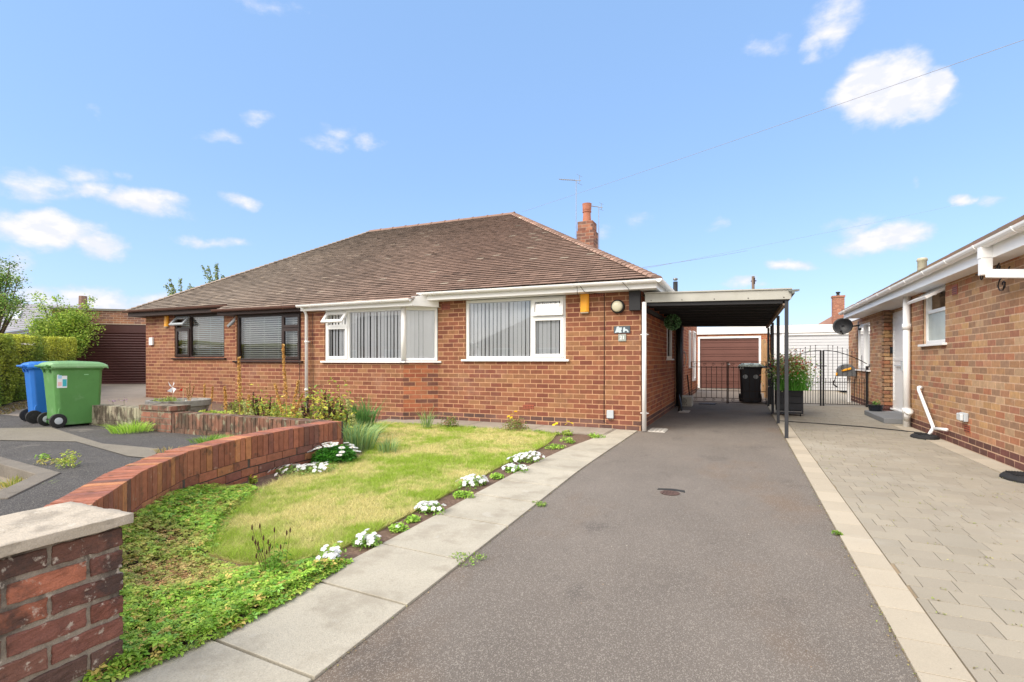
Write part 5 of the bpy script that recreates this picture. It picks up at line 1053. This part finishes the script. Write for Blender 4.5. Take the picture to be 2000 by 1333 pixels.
# back bed: spikes and mixed foliage
def spikeplant(name,x,y,z,stems,label,cols,head,leafcol,group=None,rad=.018,cat='plant',hd=.35,nl=90,lr=.12,lh=.14,ls=.028):
    t=thing(name,(x,y,z),label,cat,group); b=B()
    V=[];Cc=[]
    for (dx,dy,h,lx,ly) in stems:
        b.tube([(x+dx,y+dy,z),(x+dx+lx*.5,y+dy+ly*.5,z+h*.55),(x+dx+lx,y+dy+ly,z+h)],[.006,.005,.003],5,col=cols[0])
        n=int(h*(1-hd)*620); s=rng.uniform(hd,1,n); a=rng.uniform(0,6.28,n); rr=rad*(1.15-.6*s)*rng.uniform(.6,1.3,n)
        px=x+dx+lx*s+rr*np.cos(a); py=y+dy+ly*s+rr*np.sin(a); pz=z+h*s
        V.append(leafverts(np.stack([px,py,pz],1),ls,.2,.8)); Cc.append(pal(n,head,.2))
    b.build('stems',M['leaf'],t); npmesh('seed_heads',np.concatenate(V),4,np.concatenate(Cc),M['leaf'],t)
    if nl:
        u=rng.normal(size=(nl,3))*(lr*.6,lr*.6,lh*.5)+np.array((x,y,z+lh*.5)); u[:,2]=np.maximum(u[:,2],z+.01); npmesh('foliage',leafverts(u,.07,.3,.45),4,pal(nl,leafcol),M['leaf'],t)
YL=[(.66,.40,.12),(.74,.50,.18),(.56,.32,.10)]; DK=[(.09,.045,.035),(.13,.065,.045),(.06,.035,.03)]; YG=[(.50,.56,.08),(.36,.50,.07),(.58,.58,.11)]
zb=.10
spikeplant('foxglove',-7.55,6.0,zb,[(0,0,1.12,-.03,0),(.05,.05,.5,.1,0)],'tall straw-coloured flower spike below the small brown window',YL,YL,YG,'dry flower spikes in the back bed',.030)
spikeplant('foxglove',-6.55,6.05,zb,[(0,0,1.32,-.10,0),(.03,0,.75,.20,0),(-.03,0,.7,-.25,0),(.02,.02,.55,.28,0)],'tallest branching straw-coloured spike in front of the brown bay window',YL,YL,YG,'dry flower spikes in the back bed',.026,nl=120)
spikeplant('foxglove',-8.0,6.1,zb,[(0,0,.62,-.05,0)],'shorter leaning straw-coloured spike left of the tall one',YL,YL,YG,'dry flower spikes in the back bed',.025)
DG='dark seedhead plants in the back bed'
for i,(x,y,l) in enumerate([(-7.1,6.0,'dark brown seedhead cluster between the two straw spikes'),(-6.15,6.5,'dark seedheads thin among yellow daisies right of tallest spike'),(-5.95,5.9,'dark seedhead cluster immediately left of the white downpipe foot'),(-5.55,5.95,'dark seedhead cluster at the white downpipe foot'),(-5.30,5.7,'dark seedhead cluster right of the downpipe by the wall corner')]):
    spikeplant('dark_seedhead_plant',x,y,zb,[(random.uniform(-.15,.15),random.uniform(-.1,.1),random.uniform(.25,.55),random.uniform(-.14,.14),0) for _ in range(9)],l,DK,DK,[(.44,.48,.07),(.60,.55,.08),(.24,.12,.06),(.20,.32,.06)],DG,.014,nl=380,lr=.28,lh=.40,ls=.018)
for (x,y,h,l) in ((-6.95,5.7,.42,'pale yellow-green budding spike beside the dark seedheads'),(-6.75,5.65,.34,'shorter pale yellow-green budding spike by the wall'),(-4.95,5.75,.52,'pale yellow-green budding spike leaning beside the tallest sword leaves')):
    spikeplant('budding_spike',x,y,zb,[(0,0,h,-.14,0),(.03,0,h*.6,-.06,0)],l,[(.2,.3,.08)],[(.55,.55,.25),(.45,.5,.18)],YG,'pale budding spikes in the back bed',.030,nl=30)
clump('hosta',-6.35,5.6,.08,.24,.17,'bright lime green broad-leaved plant behind the lichen wall','plant',None,.11,110,((.52,.64,.07),(.42,.56,.07)),asp=.7)
clump('bed_foliage',-7.2,6.6,.08,.5,.38,'mixed yellow-green foliage below the brown windows','plant',None,.06,900,((.40,.46,.09),(.26,.36,.06),(.5,.48,.12)))
clump('bed_foliage',-6.3,6.9,.08,.45,.42,'mixed green foliage between the brown bay and the downpipe','plant',None,.06,900,((.40,.46,.09),(.26,.40,.06),(.14,.22,.05)))
clump('bed_foliage',-9.3,7.4,.12,.5,.30,'mixed green and brown foliage below the small brown window','plant',None,.06,700,((.36,.42,.09),(.22,.30,.06),(.16,.10,.05)))
clump('bed_foliage',-8.3,7.2,.12,.5,.34,'mixed foliage between the two brown windows','plant',None,.06,700,((.42,.48,.09),(.24,.34,.06),(.18,.12,.05)))
clump('bed_foliage',-8.6,6.2,.12,.4,.18,'yellow-green leafy patch right of the stone planter','plant',None,.06,600,((.50,.56,.10),(.30,.44,.07)))
clump('bed_foliage',-8.3,5.9,.08,.25,.12,'low yellow-green foliage at the left end of the bed','plant',None,.06,220,((.30,.38,.06),(.20,.32,.06)))
clump('bed_foliage',-5.85,6.4,.08,.22,.38,'feathery lime foliage behind the dark seedheads','plant',None,.05,480,((.46,.54,.09),(.34,.46,.07)),asp=.25)
for (x,y,h,l) in ((-7.75,5.25,.16,'short green blades at the far left of the bed behind the pier'),(-6.65,5.3,.17,'short mixed blades behind the wall, left of the lime plant'),(-7.3,5.45,.17,'short blue-green blades at the left of the bed'),(-6.0,5.35,.18,'short blue-green blades behind the wall, right of the lime plant'),(-5.4,5.35,.22,'green and yellow blades just behind the wall corner'),(-4.85,5.5,.26,'blue-green blades beyond the wall corner by the lawn')):
    blades('grassy_clump',x,y,.06,.30,h*1.1,330,l,'plant',BGR+[(.34,.38,.10)],'grassy clumps in the back bed',.006)
clump('yellow_daisies',-6.1,5.9,.08,.18,.26,'cream and yellow small flowers among the dark seedheads','flowers',None,.05,90,((.3,.36,.06),(.2,.26,.06)),16,((.62,.60,.34),(.6,.5,.2)),.035,ftop=False)
# round stone planter on the left
t=thing('stone_planter',(-9.6,6.3,.12),'low round grey stone planter bowl in front of the left bungalow','planter')
b=B(); cx,cy,cz0=-9.72,6.42,.12; b.lathe((cx,cy,cz0),[(.40,0),(.46,.06),(.50,.18),(.53,.20),(.53,.30),(.46,.30),(.44,.24),(.05,.22)],28); b.build('bowl',surf('grey_stone',(.26,.25,.23),rough=.95,var=.2,scale=9,stain=((.10,.07,.05),7,.5,.65,.7),bump=.4),t)
clump('heather',cx-.25,cy,.36,.20,.15,'yellow-green cushion plant in the stone planter','plant',None,.04,300,((.38,.44,.10),(.26,.36,.08)))
clump('alpine',cx+.18,cy-.05,.36,.18,.07,'small pale-flowered alpine in the right of the stone planter','plant',None,.03,120,((.2,.3,.1),(.3,.38,.14)),10,((.7,.6,.7),(.8,.8,.8)),.03)
for i,(dx,h,c,l) in enumerate(((-.02,.30,(.75,.76,.80),'silver toy windmill stuck in the stone planter'),(.27,.29,(.62,.02,.02),'red toy windmill stuck in the stone planter'))):
    t=thing('toy_windmill',(cx+dx,cy-.1,.36),l,'toy windmill','toy windmills in the planter'); b=B(); b.tube([(cx+dx,cy-.1,.36),(cx+dx,cy-.1,.36+h)],.005,5,col=(.5,.4,.25)); b.build('stick',M['paint'],t)
    b=B(); r=.13 if i==0 else .07
    for k in range(4 if i==0 else 3):
        a=k*1.571+.6; P=(cx+dx,cy-.115,.36+h); b.add([P,(P[0]+r*math.cos(a),P[1]-.03,P[2]+r*math.sin(a)),(P[0]+r*.8*math.cos(a+.7),P[1]+.01,P[2]+r*.8*math.sin(a+.7))],[(0,1,2)],c)
    b.build('sails',M['petal'],t)
spikeplant('dry_spike_group',cx-.55,cy+.9,.12,[(0,0,.55,0,0),(.2,0,.5,.05,0)],'pair of dry straw spikes by the left house corner',YL,YL,YG,None,.02,nl=0)
spikeplant('dry_spike_group',cx+.36,cy-.05,.36,[(0,0,.38,.02,0),(.02,0,.34,.12,0),(-.02,0,.3,-.04,0)],'fan of thin straw stems at the right of the stone planter',YL,[(.6,.4,.22)],YG,None,.006,nl=0)
t=thing('verbena',(-10.2,5.6,.1),'thin wiry plant with tiny mauve flower heads near the wall end','plant')
for i in range(16):
    x,y=-10.0+random.uniform(-1.0,.9),5.5+random.uniform(-.35,.5); h=random.uniform(.15,.42); tx=x+random.uniform(-.1,.1); b=B(); b.tube([(x,y,.1),(tx,y,.1+h)],.003,4,col=(.2,.24,.1)); st_=b.build('stem',M['leaf'],t)
    c=rng.normal(size=(14,3))*(.035,.035,.010)+np.array((tx,y,.1+h)); npmesh('flower_head',leafverts(c,.03,.5,.8),4,pal(14,[(.55,.34,.48),(.62,.46,.56)]),M['petal'],st_)
# weeds on tarmac
WD='weeds growing through the old tarmac'
for (x,y,r,h,n,l,cols) in [(-8.02,4.62,.26,.17,420,'thick bright grass tuft at the foot of the lichen wall',[(.34,.58,.07),(.46,.66,.12)]),(-6.15,4.45,.20,.09,220,'smaller grass tuft further right along the lichen wall',[(.20,.38,.05),(.28,.44,.08)]),
   (-6.2,2.55,.16,.08,150,'dry yellow grass below the kerb end',[(.46,.40,.12),(.30,.38,.08)]),(-7.1,2.72,.18,.09,90,'brownish weed in the gutter under the kerb',[(.36,.28,.10),(.25,.32,.08)]),
   (-5.6,2.35,.08,.12,50,'thin grass sprig in front of the kerb end',[(.26,.38,.08)]),(-5.9,3.75,.10,.08,30,'dry sprig on the pale patch of tarmac',[(.45,.36,.14)])]:
    blades('weed_tuft',x,y,gl(x,y) if y>2.8 else 0,r,h,n,l,'weed',cols,WD,.004,.8)
for (x,y,r,h,n,l,c) in [(-6.0,2.95,.13,.20,190,'tallest leafy yellow-green weed on the kerb end',((.44,.58,.08),(.58,.60,.12),(.3,.44,.07))),(-6.7,2.98,.09,.10,70,'small green weed on the kerb left of the tallest one',((.3,.5,.08),)),(-6.35,2.9,.12,.07,90,'low dry weed between the two kerb weeds',((.5,.42,.14),(.36,.42,.1)))]:
    clump('weed_tuft',x,y,gl(x,y),r,h,l,'weed',WD,.035,n,c,asp=.35)
for (x,y,r,h,l) in [(-1.44,2.70,.09,.03,'green weed in the joint between path and drive'),(-1.50,3.90,.05,.02,'tiny weed between path and drive further back'),(.58,4.05,.03,.03,'tiny weed on the right edge of the tarmac drive')]:
    clump('joint_weed',x,y,0,r,h,l,'weed','weeds in the drive joints',.016,160,((.20,.36,.06),(.30,.40,.10)))
# ---------------------------------------------------------------- hedge, trees, left background
def hedge():
    t=thing('hedge',(-17,7,.2),'clipped yellow-green privet hedge behind the two bins','hedge')
    A=np.array((-12.6,4.55)); Bq=np.array((-21.35,10.5)); d=(Bq-A); L=np.linalg.norm(d); d/=L; nn=np.array((-d[1],d[0])) # far side
    n=36000; s=rng.uniform(0,L,n); w=rng.uniform(0,1,n); h=rng.uniform(0,1,n); f=rng.integers(0,10,n)
    w=np.where(f<7,rng.uniform(-.02,.12,n),w); h=np.where(f>=7,1-rng.uniform(0,.08,n),h)
    bump=.20*np.array([mn.noise(Vector((a*1.2,b*2,0))) for a,b in zip(s,h)]); P=A+d*s[:,None]+nn*(w*1.0+bump)[:,None]
    ht=1.50+.02*s+.12*np.array([mn.noise(Vector((a*.9,3,0))) for a in s]); z=.15+.008*s+h*ht; z=np.maximum(z,.25)
    tone=np.clip(.5+1.1*np.array([mn.noise(Vector((a*.7,b*2.0,5))) for a,b in zip(s,h)])+.75*(h-.55),0,1)[:,None]; cols=(np.array((.50,.53,.07))*tone+np.array((.17,.28,.045))*(1-tone))*(1+rng.normal(size=(n,1))*.28)  # sunlit yellow top and darker green foot painted into the leaves by height
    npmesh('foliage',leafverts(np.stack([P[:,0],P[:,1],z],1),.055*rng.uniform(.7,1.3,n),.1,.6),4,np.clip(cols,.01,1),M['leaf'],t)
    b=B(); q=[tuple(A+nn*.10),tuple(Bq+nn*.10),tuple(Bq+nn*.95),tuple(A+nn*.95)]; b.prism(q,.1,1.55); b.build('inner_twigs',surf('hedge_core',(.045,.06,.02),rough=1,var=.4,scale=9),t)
    n=2500; s=rng.uniform(0,L,n); P=A+d*s[:,None]-nn*rng.uniform(0,.5,n)[:,None]
    tag(npmesh('fallen_leaves',leafverts(np.stack([P[:,0],P[:,1],np.array([gl(a,b_) for a,b_ in P])+.012],1),.05,.8),4,pal(n,[(.30,.20,.09),(.22,.22,.07),(.38,.28,.12)]),M['leaf']),'dry fallen leaves along the foot of the hedge','leaves',kind='stuff')
hedge()
def tree(name,base,label,clumps,nper,leaf,cols,trunk_r=.10,spread=.28,group=None):
    t=thing(name,base,label,'tree',group); b=B(); B0=Vector(base); V=[];Cc=[]
    top=Vector(base)+Vector((0,0,0)); cm=sum((Vector(c[:3]) for c in clumps),Vector())/len(clumps); fork=B0.lerp(cm,.45)
    b.tube([B0,B0.lerp(fork,.5)+Vector((.05,.03,0)),fork],[trunk_r,trunk_r*.8,trunk_r*.6],8)
    for c in clumps:
        P=Vector(c[:3]); m=fork.lerp(P,.5)+Vector((random.uniform(-.1,.1),random.uniform(-.1,.1),.1)); b.tube([fork,m,P],[trunk_r*.4,trunk_r*.22,.008],5)
        r=c[3]; n=int(nper*(r/.4)**2); u=rng.normal(size=(n,3))*np.array((r,r,r*.8))*.5+np.array(c[:3])
        k=.75+.5*random.random(); V.append(leafverts(u,leaf*rng.uniform(.7,1.3,n),.25,.55)); Cc.append(pal(n,cols,.2)*k)
    b.build('trunk',M['bark'],t); npmesh('crown',np.concatenate(V),4,np.clip(np.concatenate(Cc),.005,1),M['leaf'],t)
S_,C_=math.sin(YAW),math.cos(YAW)
def at(px,py,t): u=(px-1000)/1015; return (t*(-S_+u*C_),t*(C_+u*S_),CAMH+(704-py)/1015*t)
def crown(cx,cy,t,rx,ry,n,r,taper=0):
    out=[]
    for i in range(n):
        a=random.uniform(0,6.28); q=random.random()**.5; out.append((*at(cx+rx*q*math.cos(a),cy+ry*q*math.sin(a),t+random.uniform(-.8,.8)),r*random.uniform(.6,1.2)))
    return out
tree('garden_tree',(at(-10,700,17)[0],at(-10,700,17)[1],.2),'larger green tree at the left picture edge above the hedge',crown(-5,575,17,42,62,30,.42)+[(*at(20,515,17),.25),(*at(38,590,17),.28),(*at(35,545,17),.2)],260,.075,[(.16,.32,.06),(.28,.42,.09),(.10,.20,.04),(.36,.42,.13)])
tree('young_tree',(at(130,700,19)[0],at(130,700,19)[1],.2),'small bright lime green tree between the hedge and the roller door',crown(118,640,19,52,42,40,.40)+crown(128,672,19,34,22,14,.34)+[(*at(75,580,19),.22),(*at(85,600,19),.3),(*at(178,585,19),.16),(*at(172,598,19),.2),(*at(110,585,19),.22),(*at(188,615,19),.15),(*at(190,640,19),.2)],260,.085,[(.42,.58,.08),(.30,.46,.06),(.52,.64,.12),(.18,.32,.05)],.06)
def sparse(px,py,t,label):
    t_=thing('distant_tree',(at(px,700,t)[0],at(px,700,t)[1],0),label,'tree','tree tops behind the roof'); b=B(); B0=Vector(at(px,700,t)); B0.z=0; V=[];Cc=[]
    f=Vector(at(px,py+70,t)); b.tube([B0,f],[.12,.06],6)
    for k in range(7):
        tip=Vector(at(px+random.uniform(-30,30),py+random.uniform(-12,26),t)); b.tube([f,f.lerp(tip,.6)+Vector((.05,.05,.1)),tip],[.03,.015,.006],4)
        n=110; s=rng.uniform(.3,1,n)[:,None]; c=np.array(f)*(1-s)+np.array(tip)*s+rng.normal(size=(n,3))*.09*(1.3-s); V.append(leafverts(c,.10,.2,.6)); Cc.append(pal(n,[(.22,.30,.10),(.34,.40,.16)]))
    b.build('trunk',M['bark'],t_); npmesh('crown',np.concatenate(V),4,np.concatenate(Cc),M['leaf'],t_)
sparse(352,548,22,'sparse twiggy tree top just clearing the left roof slope'); sparse(420,522,23,'taller twiggy tree top behind the left roof slope')
# left garage with roller door (turned towards the camera)
g=thing('roller_door_garage',(-22,12.3,.2),'flat roofed brick garage with dark brown roller door on the left','garage')
A=Vector((-20.75,13.2,0)); Bv=Vector((-23.3,10.95,0)); Tl,Ll=Tang(Bv.x,Bv.y,A.x,A.y)
b=B(); wallface(b,Tl,-.3,Ll+.6,.15,3.05,[(.05,Ll-.03,0,2.54)],pal_=PAL_D,mortar=(.45,.35,.27),dark=-9); b.T=Tl; b.box(-.3,-.1,-6,-.22,.15,3.05,(.3,.14,.08)); b.box(Ll+.4,Ll+.6,-6,-.22,.15,3.05,(.3,.14,.08)); b.build('wall',M['brick'],g)
b=B(Tl); b.box(-.35,Ll+.65,-6,.05,3.05,3.13); b.build('roof',surf('felt',(.2,.19,.16)),g)
b=B(Tl); z=.22
while z<2.5:
    h=.098; n=4; pts=[(math.sin(math.pi*k/n)*.035,z+h*k/n) for k in range(n+1)]
    b.add([(.05,-.06+p,q) for p,q in pts]+[(Ll-.03,-.06+p,q) for p,q in pts],[(k,k+1,n+2+k,n+1+k) for k in range(n)]); z+=h
b.box(.05,Ll-.03,-.10,-.02,2.22,2.54); b.box(.05,Ll-.03,-.12,-.08,.2,2.5); b.build('roller_door',M['roller'],g)
# grey roofed house
g=thing('grey_roofed_house',(-36,15.5,0),'neighbouring house with grey slatted tile roof beyond the hedge','house')
q=[Vector(at(*p)) for p in [(-90,664,28),(104,635,26),(158,598,30),(-90,590,32)]]
b=B(); n=13
for i in range(n):
    a,c=i/n,(i+1)/n+.02; L0,L1=q[0].lerp(q[3],a),q[0].lerp(q[3],c); R0,R1=q[1].lerp(q[2],a),q[1].lerp(q[2],c); up=Vector((0,0,.04))
    b.add([L0,R0,R1,L1,L0+up,R0+up,R1+up*.2,L1+up*.2],[(0,1,5,4),(4,5,6,7),(1,2,6,5),(0,4,7,3)])
b.build('roof',M['greyroof'],g)
b=B(); dv=Vector((0,0,-.16)); b.add([q[0]+Vector((0,0,-.02)),q[1]+Vector((0,0,-.02)),q[1]+dv,q[0]+dv,q[0]+Vector((-.05,.1,-.02)),q[1]+Vector((-.05,.1,-.02)),q[1]+dv+Vector((-.05,.1,0)),q[0]+dv+Vector((-.05,.1,0))],[(0,1,2,3),(4,5,6,7),(0,1,5,4),(3,2,6,7)]); b.build('fascia',surf('dark_trim',(.10,.10,.11)),g)
b=B(); back=Vector((-2,8,0)); w0,w1=q[0]+Vector((-.4,.3,-.15)),q[1]+Vector((-.4,.3,-.15)); b.add([(w0.x,w0.y,0),(w1.x,w1.y,0),(w1.x-2,w1.y+7,0),(w0.x-2,w0.y+7,0),w0,w1,(w1.x-2,w1.y+7,w1.z),(w0.x-2,w0.y+7,w0.z)],[(0,1,5,4),(1,2,6,5),(2,3,7,6),(3,0,4,7)]); b.build('wall',surf('cream_render',(.5,.48,.44)),g)
def bil(u,v): return q[0].lerp(q[1],u).lerp(q[3].lerp(q[2],u),v)
b=B(); up=Vector((0,0,.08)); ps=[bil(.50,.42),bil(.60,.42),bil(.585,.66),bil(.50,.66)]; b.add([p+up for p in ps]+ps,[(0,1,2,3),(0,1,5,4),(1,2,6,5),(2,3,7,6),(3,0,4,7)]); b.build('skylight',surf('skylight',(.7,.72,.75),rough=.2),g,bevel=.01)
p=at(162,588,33); b=B(); b.lathe((p[0],p[1],p[2]-.6),[(.25,0),(.22,.9)],8); b.build('chimney_pot',M['terra'],g)
# far roofs, chimney, pole
def farhouse(name,rc,t,label,chim=None):
    g=thing(name,(at(rc[0][0],704,t)[0],at(rc[0][0],704,t)[1],0),label,'house','distant houses behind the garages'); P=[Vector(at(x,y,t+d)) for x,y,d in rc]
    b=B(); b.add(P,[tuple(range(len(P)))]); b.add([P[0],P[-1],P[-1]+Vector((0,6,-2)),P[0]+Vector((0,6,-.5))],[(0,1,2,3)]); ro=b.build('roof',surf(name+'_tiles',(.30,.17,.13),rough=.9,var=.25,scale=5),g)
    b=B(); x0,y0=P[0].x,P[0].y; x1,y1=P[1].x,P[1].y; b.add([(x0,y0+.2,0),(x1,y1+.2,0),(x1,y1+.2,P[1].z),(x0,y0+.2,P[0].z),(x0,y0+7,0),(x1,y1+7,0),(x1,y1+7,P[1].z),(x0,y0+7,P[0].z)],[(0,1,2,3),(0,4,7,3),(1,5,6,2),(4,5,6,7)]); b.build('wall',surf(name+'_brick',(.4,.18,.1)),g)
    if chim:
        c0=Vector(at(chim[0],chim[3]+6,t+1)); c1=Vector(at(chim[1],chim[2],t+1)); b=B(); PC2=dict(main=[(.34,.13,.08),(.28,.11,.07),(.40,.17,.10)],plinth=[]); w=c1.x-c0.x; brickbox(b,c0.x,c0.x+w,c0.y,c0.y+.6,c0.z-.5,c1.z-.12,PC2); brickbox(b,c0.x-.04,c0.x+w+.04,c0.y-.05,c0.y+.65,c1.z-.12,c1.z,PC2); cc=b.build('chimney',M['brick'],ro)
        b=B(); xm=c0.x+w*.5; b.lathe((xm,c0.y+.3,c1.z),[(.11,0),(.09,.1),(.10,.18),(.14,.2),(.14,.26),(.09,.28)],12); b.build('chimney_pot',M['blackm'],cc)
farhouse('distant_house',[(1560,655,0),(1720,655,0),(1740,580,5),(1665,595,4)],34,'distant house with brown hipped roof and square brick chimney',(1627,1648,578,615))
farhouse('distant_house',[(1538,650,0),(1560,650,0),(1546,634,2)],60,'tiny orange roof tip showing between the carport and white garage')
t=thing('utility_pole',at(1471,704,60)[:2]+(0,),'weathered wooden utility pole top above the carport roof','utility pole'); p=at(1471,540,60); b=B(); b.tube([(p[0],p[1],0),(p[0],p[1],p[2])],.16,8); b.build('pole',surf('old_wood',(.20,.14,.11),rough=.9,var=.2),t); b=B(); b.tube([(p[0]-.25,p[1],p[2]-.55),(p[0]+.35,p[1],p[2]-.55)],.06,6); b.tube([(p[0]+.12,p[1]-.1,p[2]-.2),(p[0]+.12,p[1]-.1,p[2]-.9)],.10,6); b.build('insulator_bracket',M['rust'],t)
# overhead wires
def wire(a,c,sag,r,label,n=24):
    a,c=Vector(a),Vector(c); b=B(); b.tube([a.lerp(c,i/n)-Vector((0,0,sag*4*(i/n)*(1-i/n))) for i in range(n+1)],r,5); tag(b.build('overhead_wire',surf('wire',(.30,.31,.33),rough=.7)),label,'wire','overhead wires')
wire(at(2120,36,8.5),at(1020,414,26),.05,.0055,'long thin overhead wire rising to the upper right across the big cloud')
wire(at(1880,398,30),at(1250,527,16),.05,.0035,'faint lower overhead wire above the right hand bungalow')
wire(at(1460,490,24),at(1255,523,14),.02,.006,'short faint wire running from the roof hip to the right')

# bungalows across the road, behind the camera: the windows mirror them
def opposite(x0,x1,y0,y1,h,label):
    g=thing('bungalow_across_the_road',((x0+x1)/2,(y0+y1)/2,0),label,'house','bungalows across the road'); xm=(y1-y0)/2
    b=B(); b.box(x0,x1,y0,y1,0,2.4,(.36,.14,.08)); b.build('wall',M['paint'],g)
    b=B(); a=.4; b.add([(x0-a,y0-a,2.4),(x1+a,y0-a,2.4),(x1+a,y1+a,2.4),(x0-a,y1+a,2.4),(x0+xm,(y0+y1)/2,h),(x1-xm,(y0+y1)/2,h)],[(0,1,5,4),(1,2,5),(2,3,4,5),(3,0,4)],(.12,.075,.06)); b.build('roof',M['tile'],g)
    for k in range(3):
        x=x0+1.2+k*(x1-x0-2.4)/2.6; b=B(); b.box(x,x+1.7,y1+.005,y1+.03,.9,2.1,(.8,.8,.8)); f=b.build('window',M['paint'],g); b=B(); b.box(x+.1,x+1.6,y1+.03,y1+.035,1.0,2.0,(.06,.07,.08)); b.build('pane',M['paint'],f)
opposite(-19,-7,-27,-19,5.3,'brown roofed bungalow across the road, opposite the white window')
opposite(-40,-25,-30,-21,5.6,'brown roofed bungalow across the road, opposite the bay windows')

# dirt, moss and crumbs gathered in the drive joints
def debris():
    n=5200; y=rng.uniform(.8,15,n)**1.0; k=rng.uniform(size=n)<np.clip(.25+.9*np.array([mn.noise(Vector((0,a*1.3,4))) for a in y])+.15,.02,1); y=y[k]; n=len(y)
    x=np.where(rng.uniform(size=n)<.6,.580+rng.normal(size=n)*.014,pr_v(y)+rng.normal(size=n)*.012)
    c=np.stack([x,y,np.full(n,.006)],1); tag(npmesh('joint_moss',leafverts(c,rng.uniform(.004,.013,n),.8,.8),4,pal(n,[(.22,.15,.08),(.14,.10,.06),(.30,.26,.10),(.28,.34,.08),(.40,.30,.16)],.2),M['leaf']),'crumbs and moss along the joints of the drive',kind='stuff')
    n=900; x=rng.uniform(-1.4,2.6,n); y=rng.uniform(.8,12,n); c=np.stack([x,y,np.full(n,.009)],1)
    tag(npmesh('grit',leafverts(c,rng.uniform(.003,.010,n),.8,.8),4,pal(n,[(.5,.44,.36),(.10,.08,.06),(.34,.22,.12),(.55,.5,.42)],.2),M['leaf']),'scattered grit and leaf crumbs on the drives',kind='stuff')
    n=260; rows=rng.integers(0,60,n); y=.6+rows*.158; x=rng.uniform(.8,2.4,n)*1.0; k=rng.uniform(size=n)<.8; c=np.stack([x,y,np.full(n,.010)],1)[k]; n=len(c); c=np.repeat(c,6,0)+rng.normal(size=(n*6,3))*(.02,.004,.003)
    tag(npmesh('paving_moss',leafverts(c,rng.uniform(.006,.014,len(c)),.6,.7),4,pal(len(c),[(.30,.36,.10),(.42,.40,.16),(.26,.22,.12)],.2),M['leaf']),'tiny moss and weeds in the block paving joints',kind='stuff')
pr_v=np.vectorize(pr_)
debris()
